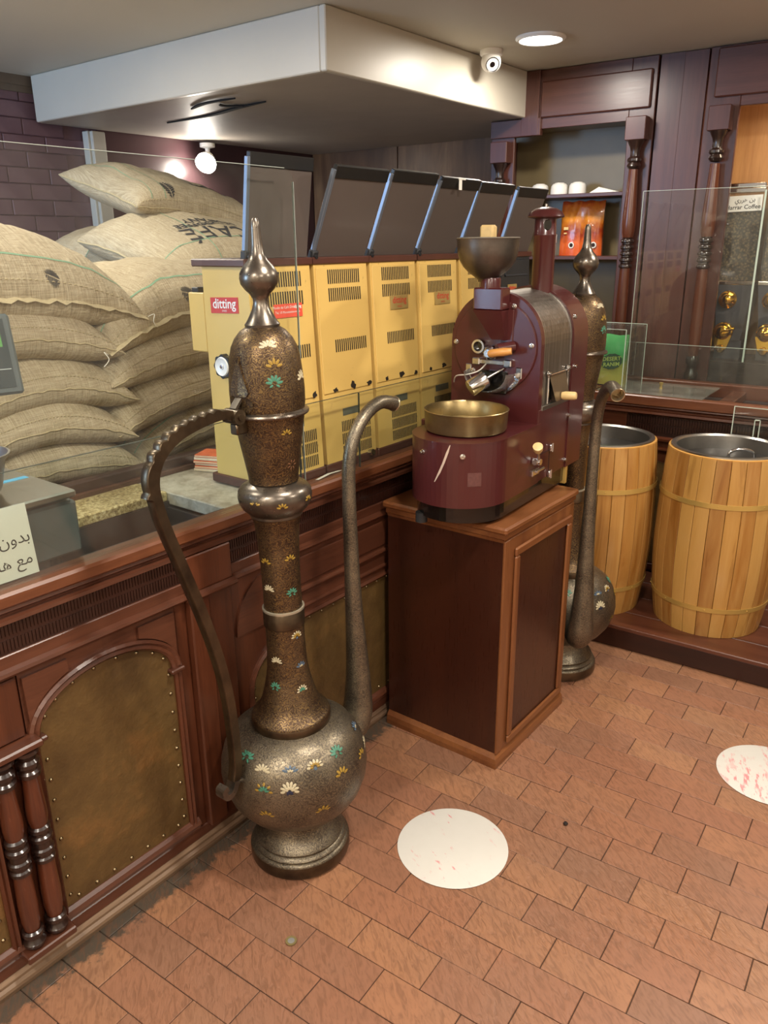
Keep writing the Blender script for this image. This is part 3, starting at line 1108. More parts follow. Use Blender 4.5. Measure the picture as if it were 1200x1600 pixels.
def make_grinder(y0, label, mat, lean, lid_h, extra=(), grp='grinders in a row on the counter', chips=True, front_vents=True, plate=None):
    t = thing('coffee_grinder', label, 'grinder', (-1.530, y0, CT), 0, grp)
    body = [(fx(0.026), 0.026), (fx(GH), GH), (-0.205, GH), (-0.205, 0.026)]
    MB().prism(body, 0.0, GW, 'xzy').build('body', mat, t)
    MB().box(-0.222, 0.004, -0.008, GW + 0.004, 0.0, 0.026, 0.003).build('base', SLAB, t)
    cov = MB().box(0.006, GW - 0.012, 0, GH - 0.235 - 0.008, -0.002, 0.004, 0.002, front_M(0.0, 0.235))
    c = cov.build('front_cover', mat, t)
    if front_vents:
        vent(t, 0.05, 0.195, 0.546, 0.585)
        vent(t, 0.05, 0.198, 0.497, 0.534)
        vent(t, 0.065, 0.212, 0.352, 0.388)
        for z in (0.112, 0.074, 0.036):
            vent(t, 0.075, 0.215, z, z + 0.032, 18)
        MB().box(0.085, 0.165, 0, 0.022, -0.001, 0.001, 0, front_M(0.0, 0.16)).build('rating_plate', plain('grey_plate', '#5c6054', 0.45), t)
    if chips:
        for i, (y, w) in enumerate(((0.055, 0.010), (0.135, 0.020), (0.215, 0.012))):
            chip(t, y, 0.243 + 0.004 * (i % 2), w * (0.8 + 0.4 * random.random()), 0.008 + 0.006 * random.random(), y0 * 100 + i)
    # top slab with hinges, smoked hopper plate leaning forward
    sl = MB().box(-0.235, fx(GH) + 0.006, -0.012, GW + 0.012, GH, GH + 0.020, 0.003).build('top_slab', SLAB, t)
    bx_, bz = fx(GH) - 0.012, GH + 0.021
    up = Vector((lean, 0, lid_h))
    ln = up.length
    n = Vector((0, 1, 0)).cross(up.normalized())
    M = frame((bx_, 0.012, bz), (0, 1, 0), up)
    lw = 0.226
    h = MB().box(0, lw, 0, ln - 0.032, -0.004, 0.003, 0.001, M).build('hopper_plate', SMOKE, t)
    MB().box(-0.002, lw + 0.002, ln - 0.034, ln, -0.008, 0.007, 0.002, M).build('rim', BLACK, h)
    MB().box(-0.010, 0.001, 0.01, ln - 0.012, -0.006, 0.006, 0.001, M).build('edge_strip', STRIP, h)
    MB().box(-0.014, 0.010, -0.008, 0.020, -0.008, 0.012, 0.003, M).cyl(M @ Vector((-0.004, 0.006, 0.012)), M @ Vector((-0.004, 0.006, 0.020)), 0.005, seg=10).build('hinge', RUBBER, t)
    if plate:
        pm = front_M(0.0, 0.455, 0.006)
        p = MB().box(0.088, 0.182, 0, 0.043, -0.001, 0.001, 0.0006, pm).build('maker_plate', BRASSPL, t)
        text_part('ditting', 0.029, RED, p, pm @ Matrix.Translation((0.135, 0.028, 0.0014)), bold=0.0002)
        text_part('SWISS', 0.009, RED, p, pm @ Matrix.Translation((0.135, 0.008, 0.0014)))
    return t


g1 = make_grinder(1.450, 'yellow coffee grinder nearest the sacks, red sticker and round knob on its side', YEL, 0.035, 0.250)
# side sticker, knob, motor box
sm = frame((-0.178, -0.0012, 0.480), (1, 0, 0.03), (0, 0, 1))
s = MB().box(0, 0.108, 0, 0.041, -0.001, 0.0005, 0.0, sm).build('side_sticker', RED, g1, label='red sticker with white maker name')
text_part('ditting', 0.036, WHITE, s, sm @ Matrix.Translation((0.054, 0.024, 0.0008)), bold=0.0005)
text_part('SWISS', 0.007, WHITE, s, sm @ Matrix.Translation((0.054, 0.006, 0.0008)))
s.data.transform(Matrix.Translation((0, 0, 0)))
fm = front_M(0.080, 0.466, 0.006)
s = MB().box(0, 0.108, 0, 0.036, -0.001, 0.0006, 0.0, fm).build('front_sticker', plain('orange_red_print', '#e2503a', 0.5), g1)
text_part('Moulin de Café Ditting', 0.010, WHITE, s, fm @ Matrix.Translation((0.040, 0.027, 0.001)))
text_part('ditting', 0.011, WHITE, s, fm @ Matrix.Translation((0.090, 0.027, 0.001)), bold=0.0003)
text_part('Tel. 10 Manutention', 0.009, WHITE, s, fm @ Matrix.Translation((0.040, 0.014, 0.001)))
text_part('service', 0.007, WHITE, s, fm @ Matrix.Translation((0.088, 0.014, 0.001)))
kn = MB()
KM = frame((-0.112, -0.001, 0.345), (1, 0, 0), (0, 0, 1))
kp = []
for i in range(48):
    a = 2 * PI * i / 48
    r_ = 0.031 + 0.0022 * math.cos(8 * a)
    kp.append((r_ * math.cos(a), r_ * math.sin(a)))
k_ = kn.prism(kp, 0.016, 0.034, 'xyz', KM).lathe([(0.016, 0.0), (0.016, 0.016)], 20, KM).build('grind_knob', BLACK, g1)
MB().lathe([(0.0, 0.036), (0.006, 0.036), (0.008, 0.034), (0.020, 0.035), (0.024, 0.0375), (0.026, 0.034)], 28, KM, cap=False).build('knob_face', WHITE, k_)
MB().lathe([(0.0, 0.0385), (0.005, 0.038), (0.006, 0.035)], 14, KM, cap=False).build('screw', CHROME, k_)
MB().box(-0.272, -0.2065, 0.0, 0.10, 0.372, 0.532, 0.003).build('side_box', YEL, g1)
MB().box(-0.262, -0.235, 0.005, 0.06, 0.532, 0.545, 0.002).build('switch', BLACK, g1)

g2 = make_grinder(1.702, 'second yellow coffee grinder from the sacks, plain front without a maker plate', YEL, 0.098, 0.232)
make_grinder(1.954, 'third yellow coffee grinder from the sacks, brass plate with red lettering', YEL, 0.098, 0.236, plate=True)
g4 = make_grinder(2.204, 'fourth yellow coffee grinder, brass plate, white tag hanging at its hopper rim', YEL, 0.100, 0.230, plate=True)
make_grinder(2.458, 'fifth yellow coffee grinder, half hidden behind the roaster funnel', YEL, 0.088, 0.228, chips=False)
g6 = make_grinder(2.745, 'dark blue coffee grinder at the far end of the row behind the roaster', NAVY, 0.075, 0.226, chips=False, front_vents=False)
pm = front_M(0.05, 0.47, 0.006)
p = MB().box(0, 0.07, 0, 0.03, -0.001, 0.001, 0.0, pm).build('maker_plate', BRASSPL, g6)
text_part('ditting', 0.022, RED, p, pm @ Matrix.Translation((0.035, 0.016, 0.0014)), bold=0.0006)
MB().box(0.03, 0.206, 0, 0.006, -0.001, 0.004, 0.001, front_M(0.0, 0.53, 0.004)).box(0.03, 0.036, 0, 0.06, -0.001, 0.004, 0.001, front_M(0.0, 0.53, 0.004)).build('front_trim', plain('dark_trim', '#31363c', 0.4), g6)
# small white tag on the fourth hopper rim
tg = MB().box(-0.001, 0.001, -0.008, 0.008, -0.030, 0.0, 0.0).box(-0.002, 0.002, -0.010, 0.030, 0.0, 0.006, 0.001)
o = tg.build('hanging_tag', PAPER, loc=(-1.468, 2.310, 1.790))
tag(o, 'tiny white tag hanging from the rim of the fourth hopper', 'tag')

# ------------------------------------------------------------------ burlap coffee sacks
GREEN = plain('green_stripe', '#7fa386', 0.9)
SEAM = plain('seam_twine', '#b5a684', 0.9, var=0.25, vscale=120)
SACKINK = plain('sack_print', '#2f2f33', 0.9, var=0.1)


class Sack:
    def __init__(self, L, W, T, bend=0.05, bendv=0.02, seed=0, flat=0.85, ear=0.05, wr=0.008):
        self.a, self.b, self.T = L / 2, W / 2, T
        self.bend, self.bendv, self.seed, self.flat, self.ear, self.wr = bend, bendv, seed, flat, ear, wr

    def mid(self, u, v):
        x = self.a * u * (1 - self.ear * (1 - v * v) * abs(u))
        y = self.b * v * (1 - self.ear * (1 - u * u) * abs(v))
        z = -self.bend * u * u - self.bendv * v * v
        return x, y, z

    def h(self, u, v):
        u, v = max(-1, min(1, u)), max(-1, min(1, v))
        return self.T / 2 * ((1 - abs(u) ** 4.0) ** 0.5) * ((1 - abs(v) ** 4.5) ** 0.5)

    def top(self, u, v, off=0.0):
        x, y, z = self.mid(u, v)
        w = noise.noise(Vector((x * 6 + self.seed, y * 7, self.seed * 3.1))) * self.wr * 2.2
        w += noise.noise(Vector((x * 17, y * 9 + self.seed, 4.0))) * self.wr
        k = min(1.0, 4 * (1 - max(abs(u), abs(v))))
        return Vector((x, y, z + self.h(u, v) + w * k + off))

    def bot(self, u, v):
        x, y, z = self.mid(u, v)
        return Vector((x, y, z - self.h(u, v) * self.flat))


def build_sack(S, label, loc, rot, grp='burlap coffee sacks behind the counter', stripes=(), seam='front', fringe=False, text=None, blobs=()):
    t = link('coffee_sack', None, loc=loc, rot=rot)
    tag(t, label, 'sack', grp)
    n, m = 34, 22
    mb = MB()
    vs_, fs = [], []
    def g(i, c):
        u = -1 + 2 * i / c
        return math.copysign(abs(math.sin(u * PI / 2)) ** 1.0, u)
    for j in range(m + 1):
        for i in range(n + 1):
            vs_.append(S.top(g(i, n), g(j, m)))
    o = len(vs_)
    for j in range(m + 1):
        for i in range(n + 1):
            vs_.append(S.bot(g(i, n), g(j, m)))
    for j in range(m):
        for i in range(n):
            a = j * (n + 1) + i
            fs.append((a, a + 1, a + n + 2, a + n + 1))
            fs.append((o + a, o + a + n + 1, o + a + n + 2, o + a + 1))
    mb.add(vs_, fs, True)
    me_ = mb
    body = me_.build('sack_body', BURLAP, t, angle=180)
    bm = bmesh.new()
    bm.from_mesh(body.data)
    bmesh.ops.remove_doubles(bm, verts=bm.verts, dist=0.0004)
    bmesh.ops.recalc_face_normals(bm, faces=bm.faces)
    bm.to_mesh(body.data)
    bm.free()
    # sewn edges: long front edge and both ends
    rnd = random.Random(S.seed)
    def edge(f, n_, r=0.0035, wob=0.003):
        pts = [f(i / n_) for i in range(n_ + 1)]
        pts = [p + Vector((0, 0, rnd.uniform(-wob, wob))) for p in pts]
        return pts
    fr = MB()
    pts = edge(lambda s: Vector(S.mid(-0.99 + 1.98 * s, -1.0)) + Vector((0, -0.002, 0)), 40)
    if fringe:
        ev, ef = [], []
        for i, p in enumerate(pts):
            out = 0.014 + rnd.uniform(-0.005, 0.006)
            ev += [p + Vector((0, 0.006, 0.003)), p + Vector((0, -out, -0.006 + rnd.uniform(-0.004, 0.006))), p + Vector((0, 0.006, -0.003))]
            if i:
                k = 3 * (i - 1)
                ef += [(k, k + 1, k + 4, k + 3), (k + 1, k + 2, k + 5, k + 4)]
        fr.add(ev, ef, True)
    else:
        fr.tube(pts, 0.0022, 6)
    for u in (-1, 1):
        fr.tube(edge(lambda s, u=u: Vector(S.mid(u, -0.96 + 1.92 * s)), 16), 0.0045, 6)
    fr.build('sewn_edge', SEAM, t)
    if fringe:                                     # loose white threads at the sewn corners
        th = MB()
        for u in (-1, 1):
            p = Vector(S.mid(u, -1.0))
            th.tube(catmull([p, p + Vector((u * 0.02, -0.012, 0.012)), p + Vector((u * 0.012, -0.020, -0.010)), p + Vector((u * 0.03, -0.016, -0.030))], 5), 0.0014, 5)
        th.build('loose_threads', PAPER, t, kind='stuff')
    # stitch row a little above the front edge
    st = MB()
    for i in range(52):
        u = -0.93 + 1.86 * i / 51
        a = S.top(u, -0.972, 0.001)
        b = S.top(u + 0.018, -0.972, 0.001)
        st.tube([a, (a + b) / 2 + Vector((0, -0.001, 0.0015)), b], 0.0016, 5)
    st.build('stitching', SEAM, t, kind='stuff')
    for ax, pos in stripes:
        ev, ef = [], []
        for i in range(41):
            s = -0.96 + 1.92 * i / 40
            for w in (-0.008, 0.008):
                ev.append(S.top(s, pos + w, 0.0012) if ax == 'u' else S.top(pos + w * 0.6, s, 0.0012))
            if i:
                k = 2 * (i - 1)
                ef.append((k, k + 1, k + 3, k + 2))
        MB().add(ev, ef, True).build('woven_stripe', GREEN, t)
    def onto(vs2, fs2, u0, v0, rotd, name):
        c, s_ = math.cos(R(rotd)), math.sin(R(rotd))
        ev = [S.top(u0 + (x * c - y * s_) / S.a, v0 + (x * s_ + y * c) / S.b, 0.002) for x, y in vs2]
        MB().add(ev, fs2, True).build(name, SACKINK, t)
    if text:
        for body_, size, u0, v0, rd in text:
            tv, tf = text_geo(body_, size, bold=0.0012 if size > 0.04 else 0.0004)
            onto([(v.x, v.y) for v in tv], tf, u0, v0, rd, 'lettering')
    for kind, u0, v0, size, rd in blobs:           # printed bean: two halves with veins
        tv, tf = [], []
        if kind == 'bean':
            for sgn in (-1, 1):
                for k in range(9):
                    y0 = -1 + 2 * k / 9 + 0.03
                    y1 = -1 + 2 * (k + 1) / 9 - 0.03
                    ym = (y0 + y1) / 2
                    xw = 0.62 * math.sqrt(max(0, 1 - ym * ym))
                    q = len(tv)
                    tv += [(sgn * 0.05 * size, y0 * size), (sgn * (xw * 0.75) * size, (y0 + 0.12) * size), (sgn * xw * size, (ym + 0.1) * size),
                           (sgn * xw * 0.75 * size, (y1 + 0.1) * size), (sgn * 0.05 * size, y1 * size)]
                    tf.append((q, q + 1, q + 2, q + 3, q + 4))
        else:                                       # bold curved bars
            for k in range(4):
                for i in range(10):
                    a = -0.9 + 1.8 * i / 10
                    b = -0.9 + 1.8 * (i + 1) / 10
                    x0, x1 = (k - 2) * 0.45, (k - 2) * 0.45 + 0.27
                    f = lambda y: 0.25 * (1 - y * y)
                    q = len(tv)
                    tv += [((x0 + f(a)) * size, a * size), ((x1 + f(a)) * size, a * size), ((x1 + f(b)) * size, b * size), ((x0 + f(b)) * size, b * size)]
                    tf.append((q, q + 1, q + 2, q + 3))
        onto(tv, tf, u0, v0, rd, 'printed_mark')
    return t


# local x of a sack lies along world Y, its front edge (v=-1) towards the counter (+X): rotate by +90 deg
Q = R(90)
# left column, from the bottom
build_sack(Sack(0.66, 0.62, 0.17, 0.05, 0.02, 1), 'plain burlap sack at the bottom of the left pile', (-2.47, 1.175, 0.975), (0, R(-1), Q))
build_sack(Sack(0.64, 0.60, 0.19, 0.09, 0.02, 2), 'plain burlap sack, second from the bottom of the left pile, sagging at its near end', (-2.45, 1.160, 1.105), (0, R(-3), Q))
build_sack(Sack(0.66, 0.60, 0.20, 0.09, 0.02, 3), 'plain burlap sack, third from the bottom of the left pile, ending beside the right pile', (-2.46, 1.175, 1.220), (0, R(-3), Q))
build_sack(Sack(0.66, 0.60, 0.19, 0.06, 0.02, 4), 'plain burlap sack of the left pile, just under the printed top sack', (-2.46, 1.150, 1.370), (0, R(2), Q))
build_sack(Sack(0.94, 0.66, 0.27, 0.075, 0.03, 5, wr=0.010), 'big burlap sack on top of the left pile with frayed seam and black bars',
           (-2.49, 1.115, 1.545), (R(9), R(1), Q), fringe=True, stripes=[('u', -0.83)], blobs=[('bars', 0.02, 0.30, 0.085, 10), ('bean', 0.36, -0.955, 0.020, 80)])
# right column
build_sack(Sack(0.84, 0.56, 0.15, 0.03, 0.02, 6), 'burlap sack at the bottom of the right pile, barely above the counter', (-2.50, 1.93, 0.900), (0, 0, Q))
build_sack(Sack(0.80, 0.58, 0.18, 0.06, 0.02, 7), 'burlap sack with green lines and a tied corner, low in the right pile', (-2.48, 1.90, 1.000), (0, R(-4), Q), stripes=[('u', -0.8), ('u', -0.55)], blobs=[('bars', -0.1, -0.6, 0.06, 0)])
build_sack(Sack(0.84, 0.60, 0.20, 0.075, 0.02, 8), 'plain burlap sack in the middle of the right pile, twine at its corner', (-2.46, 1.830, 1.140), (0, R(-3), Q))
build_sack(Sack(0.84, 0.60, 0.20, 0.055, 0.02, 9), 'plain burlap sack of the right pile, directly under the one with a printed bean', (-2.46, 1.830, 1.278), (0, R(-3), Q))
build_sack(Sack(0.84, 0.62, 0.23, 0.095, 0.03, 10, wr=0.010), 'burlap sack with frayed front seam and a printed bean beside the first grinder',
           (-2.47, 1.830, 1.445), (R(3), R(-3), Q), fringe=True, stripes=[('u', -0.80)], blobs=[('bean', -0.16, -0.955, 0.024, 80)])
build_sack(Sack(0.86, 0.68, 0.25, 0.05, 0.03, 11, wr=0.008), 'burlap sack printed with big black café lettering lying behind the right pile',
           (-2.80, 2.40, 1.575), (R(17), R(3), Q), fringe=True, stripes=[('v', -0.45), ('u', -0.55)],
           text=[('DA CAFÉ', 0.150, 0.08, -0.42, 176), ('COMPANY', 0.060, -0.08, -0.02, 176), ('COFFEE', 0.055, -0.36, -0.14, 176), ('FOR EXPORT', 0.032, -0.08, -0.17, 176)],
           blobs=[('bean', 0.52, -0.66, 0.080, 20)])
build_sack(Sack(0.80, 0.60, 0.21, 0.03, 0.0, 12, wr=0.008, ear=0.12), 'burlap sack on the very top of the stack with a pointed corner',
           (-3.15, 2.50, 1.790), (R(15), R(9), Q), stripes=[('v', -0.62), ('v', -0.8)], blobs=[('bars', 0.22, -0.30, 0.095, 5), ('bean', -0.55, -0.80, 0.05, 10)])
build_sack(Sack(0.62, 0.60, 0.24, 0.06, 0.03, 13), 'small part of a burlap sack peeping out behind the piles under the top sack', (-3.32, 2.30, 1.560), (R(4), 0, Q), stripes=[('u', -0.5)])
build_sack(Sack(0.90, 0.62, 0.26, 0.05, 0.03, 14), 'burlap sack hidden low behind the right pile of sacks', (-3.02, 2.42, 1.345), (0, 0, Q))
build_sack(Sack(0.90, 0.62, 0.26, 0.05, 0.03, 15), 'burlap sack hidden low behind the left pile of sacks', (-3.12, 1.35, 1.28), (0, 0, Q))
# pallet deck that carries the stack
t = thing('pallet', 'wooden pallet deck carrying the burlap sacks behind the counter', 'pallet', (0, 0, 0))
for i in range(7):
    MB().box(-3.45 + 0.2 * i, -3.29 + 0.2 * i, 0.55, 2.80, 0.80, 0.825, 0.003).build('deck_board', W_CTR_Y, t)
for y in (0.6, 1.6, 2.7):
    MB().box(-3.45, -2.10, y, y + 0.09, 0.0, 0.80, 0.003).build('bearer', W_CTR_Y, t)

# ------------------------------------------------------------------ weighing scale, sign and small things on the counter
SGREY = plain('scale_grey', '#4d5659', 0.42, var=0.1)
t = thing('weighing_scale', 'grey electronic shop scale with steel platter behind the glass', 'scale', (-1.66, 0.70, 0.80))
MB().box(-0.14, 0.122, -0.22, 0.185, 0.155, 0.275, 0.006).build('body', SGREY, t)
MB().box(-0.155, 0.138, -0.235, 0.178, 0.286, 0.303, 0.004).build('platter', STEEL, t)
MB().box(-0.12, 0.10, -0.18, 0.15, 0.275, 0.286).build('platter_support', BLACK, t)
MB().box(-0.05, -0.03, -0.05, 0.165, 0.303, 0.3036).build('blue_tape', plain('blue_tape', '#3fa9d6', 0.4), t)
for x in (-0.10, 0.08):
    for y in (-0.18, 0.14):
        MB().lathe([(0.0, 0.0), (0.016, 0.0), (0.018, 0.01), (0.012, 0.155), (0, 0.155)], 14, Matrix.Translation((x, y, 0.0))).build('foot', RUBBER, t)
# pole-mounted display leaning back
MB().cyl((-0.10, -0.05, 0.25), (-0.06, -0.02, 0.60), 0.014).build('display_pole', SGREY, t)
dm = frame((0.06, 0.118, 0.53), (-0.25, -1.0, 0.0), (-0.18, 0.03, 1.0))
ds = MB().box(-0.012, 0.27, -0.02, 0.14, -0.03, 0.0, 0.005, dm).build('display', SGREY, t)
sc = MB().box(0.002, 0.26, -0.006, 0.130, -0.0315, -0.030, 0, dm).build('screen', plain('dark_screen', '#3c4448', 0.2), ds)
MB().box(0.012, 0.25, 0.075, 0.122, -0.0320, -0.0315, 0, dm).build('picture', plain('green_picture', '#4f8a4a', 0.4, var=0.5, vscale=40), ds)
MB().box(0.005, 0.25, 0.03, 0.0315, -0.0320, -0.0315, 0, dm).box(0.02, 0.25, 0.068, 0.072, -0.0320, -0.0315, 0, dm).build('screen_line', plain('screen_white', '#b8c0c0', 0.4), ds)
t = thing('steel_bowl', 'small steel bowl standing on the scale platter at the picture edge', 'bowl', (-1.64, 0.712, 1.1035))
MB().lathe([(0.0, 0.0), (0.05, 0.0), (0.062, 0.02), (0.074, 0.075), (0.084, 0.088), (0.086, 0.092), (0.082, 0.092), (0.070, 0.075), (0.058, 0.02), (0.0, 0.006)], 32).build('bowl_wall', STEEL, t)

# paper sign leaning on the inside of the glass
pm = frame((-1.5165, 0.765, 0.952), (0, -1, 0), (-0.01, -0.016, 1))
pm = frame((-1.5160, 0.766, 0.950), (-0.0, 1, 0.0), (-0.004, -0.05, 1))
sg = MB().box(-0.30, 0.0, 0.0, 0.155, -0.0004, 0.0004, 0, pm)
so = sg.build('paper_sign', PAPER)
tag(so, 'white paper sign with Arabic handwriting in front of the scale', 'sign')
text_part('\uFEDD\uFE8E\uFEEB \uFEE5\uFEED\uFEAA\uFE91', 0.035, INK, so, pm @ Matrix.Translation((-0.070, 0.084, 0.0009)))
text_part('\uFEDD\uFE8E\uFEEB \uFECA\uFEE3', 0.035, INK, so, pm @ Matrix.Translation((-0.058, 0.036, 0.0009)))

# pile of cards beside the first grinder
for i in range(6):
    z = CT - 0.0035 + i * 0.0085
    c = MB().box(-0.055, 0.055, -0.04, 0.04, 0.0, 0.0080, 0.001)
    o = c.build('card_box', plain('orange_print_%d' % (i % 2), ('#e6d5c2', '#d9693c')[i % 2], 0.6, var=0.4, vscale=60),
                loc=(-1.855, 1.545 + 0.003 * (i % 3), z), rot=(0, 0, R(20 + 3 * (i % 2))))
    tag(o, 'thin %s printed card pack, %s of the small pile by the first grinder' % (('white', 'orange')[i % 2], ('bottom', 'second', 'third', 'fourth', 'fifth', 'top')[i]), 'cards', 'card packs in a small pile')
    MB().box(-0.054, 0.054, -0.0402, -0.0398, 0.002, 0.0055).build('printed_band', plain('pale_band', '#f0d9b8', 0.6), o)
# papers and a black cable end lying below the second grinder
o = MB().add([(-0.02, -0.06, 0.0), (0.02, -0.06, 0.002), (0.022, 0.0, 0.006), (0.02, 0.06, 0.002), (-0.02, 0.06, 0.0), (-0.018, 0.0, 0.005)], [(0, 1, 2, 5), (5, 2, 3, 4)]).build('paper_slip', PAPER, loc=(-1.512, 1.685, CT + 0.001), rot=(0, 0, R(5)))
so_ = o.modifiers.new('s', 'SOLIDIFY'); so_.thickness = 0.0006
o.data.transform(Matrix.Scale(0.30, 4, (1, 0, 0)))
tag(o, 'crumpled white paper slip on the counter below the second grinder', 'paper')
for g_, y, m_, z in ((g2, 0.195, CHROME, 0.012), (g4, 0.075, BLACK, 0.035)):
    k = MB().cyl((0.004, y, z + 0.012), (0.020, y, z + 0.016), 0.010).cyl((-0.01, y, z + 0.010), (0.004, y, z + 0.012), 0.006)
    k.build('lever_knob', m_, g_)
# ------------------------------------------------------------------ giant coffee pots
ENAM = {'wh': '#b3a98c', 'gr': '#3f7560', 'ye': '#93762f', 'bl': '#4a5b6c', 'br': '#654630', 'dk': '#23283c'}
EM = {k: plain('enamel_' + k, c, 0.4, var=0.15, vscale=80) for k, c in ENAM.items()}
BODY_PROF = [(.134, 0), (.136, .05), (.118, .068), (.095, .11), (.085, .135), (.12, .15), (.155, .18), (.181, .22), (.195, .27), (.197, .29), (.190, .34), (.168, .385),
             (.14, .41), (.102, .425), (.102, .447), (.08, .47), (.069, .499), (.0525, .578), (.0495, .644), (.0478, .77), (.0485, .85), (.0528, .95), (.062, .996),
             (.0885, 1.035), (.0894, 1.047), (.072, 1.076), (.0576, 1.082), (.0696, 1.157), (.0834, 1.243), (.0869, 1.30), (.0826, 1.346), (.0784, 1.385), (.0657, 1.417), (.0388, 1.443)]


def prof_r(z):
    for (r0, z0), (r1, z1) in zip(BODY_PROF, BODY_PROF[1:]):
        if z0 <= z <= z1:
            return r0 + (r1 - r0) * (z - z0) / max(1e-6, z1 - z0)
    return 0.05


def motif(par, kind, ang, z, size):
    """enamel flower: fan of petals laid on the curved wall"""
    def pt(a, b, off=0.0012):
        zz = z + b
        dz = 0.004
        r = prof_r(zz)
        sl = (prof_r(zz + dz) - prof_r(zz - dz)) / (2 * dz)
        nrm = Vector((1, 0, -sl)).normalized()
        zq = z + b / math.sqrt(1 + sl * sl) if abs(sl) > 0.3 else zz
        r = prof_r(zq)
        th = R(ang) + a / r
        rr_ = r + nrm.x * off
        return Vector((rr_ * math.cos(th), rr_ * math.sin(th), zq + nrm.z * off))
    def petals(col, n, a0, a1, l0, l1, w):
        m = MB()
        for i in range(n):
            t_ = R(a0 + (a1 - a0) * (i / (n - 1) if n > 1 else 0.5))
            cx, cy = math.cos(t_), math.sin(t_)
            vs_ = []
            for k in range(8):
                q = 2 * PI * k / 8
                lx = (l0 + l1) / 2 + (l1 - l0) / 2 * math.cos(q)
                ly = w * math.sin(q)
                vs_.append(pt((cx * lx - cy * ly) * size, (cy * lx + cx * ly) * size))
            vs_.append(pt(cx * (l0 + l1) / 2 * size, cy * (l0 + l1) / 2 * size, 0.0022))
            m.add(vs_, [(k, (k + 1) % 8, 8) for k in range(8)], True)
        m.build('enamel_flower', EM[col], par)
    if kind == 'gr':
        petals('gr', 6, 10, 170, 0.25, 1.0, 0.16)
        petals('gr', 2, 215, 325, 0.2, 0.7, 0.12)
    elif kind == 'ye':
        petals('ye', 5, 15, 165, 0.3, 1.0, 0.17)
    elif kind == 'br':
        petals('br', 7, 0, 308, 0.3, 1.0, 0.15)
    elif kind == 'bl':
        petals('bl', 5, 20, 160, 0.3, 1.0, 0.17)
        petals('wh', 3, 45, 135, 0.1, 0.5, 0.10)
    elif kind == 'wh':
        petals('wh', 7, 0, 180, 0.35, 1.0, 0.15)
        petals('wh', 5, 20, 160, 0.1, 0.6, 0.12)
    elif kind == 'wy':
        petals('wh', 7, 0, 180, 0.5, 1.0, 0.15)
        petals('ye', 6, 0, 180, 0.2, 0.7, 0.12)
        petals('bl', 1, 270, 270, 0.0, 0.4, 0.2)
    elif kind == 'wg':
        petals('wh', 7, 0, 180, 0.5, 1.0, 0.14)
        petals('gr', 5, 20, 160, 0.1, 0.6, 0.14)
    elif kind == 'gy':
        petals('ye', 5, 0, 180, 0.6, 1.1, 0.15)
        petals('gr', 5, 10, 170, 0.1, 0.7, 0.13)
    elif kind == 'wb':
        petals('wh', 8, -10, 190, 0.5, 1.1, 0.17)
        petals('wh', 6, 10, 170, 0.15, 0.7, 0.14)
        petals('dk', 2, 235, 305, 0.0, 0.6, 0.2)


MOT = [('wh', 233, 1.404), ('gr', 238, 1.325), ('ye', 240, 1.361), ('wh', 294, 1.327), ('ye', 254, 1.206), ('br', 268, 1.13), ('ye', 194, 1.045), ('ye', 286, 1.040), ('ye', 236, 1.036),
       ('ye', 256, 0.889), ('ye', 183, 0.882), ('gr', 256, 0.8), ('wh', 185, 0.811), ('wy', 261, 0.68), ('wh', 194, 0.614), ('bl', 267, 0.593), ('wg', 258, 0.531), ('gr', 190, 0.544),
       ('wh', 198, 0.375), ('bl', 222, 0.375), ('wy', 243, 0.378), ('gy', 201, 0.330), ('wb', 221, 0.335), ('ye', 264, 0.335), ('ye', 293, 0.330), ('ye', 245, 0.255), ('ye', 202, 0.255),
       ('gr', 267, 0.385), ('gr', 179, 0.390), ('wh', 310, 0.33), ('bl', 310, 0.38)]


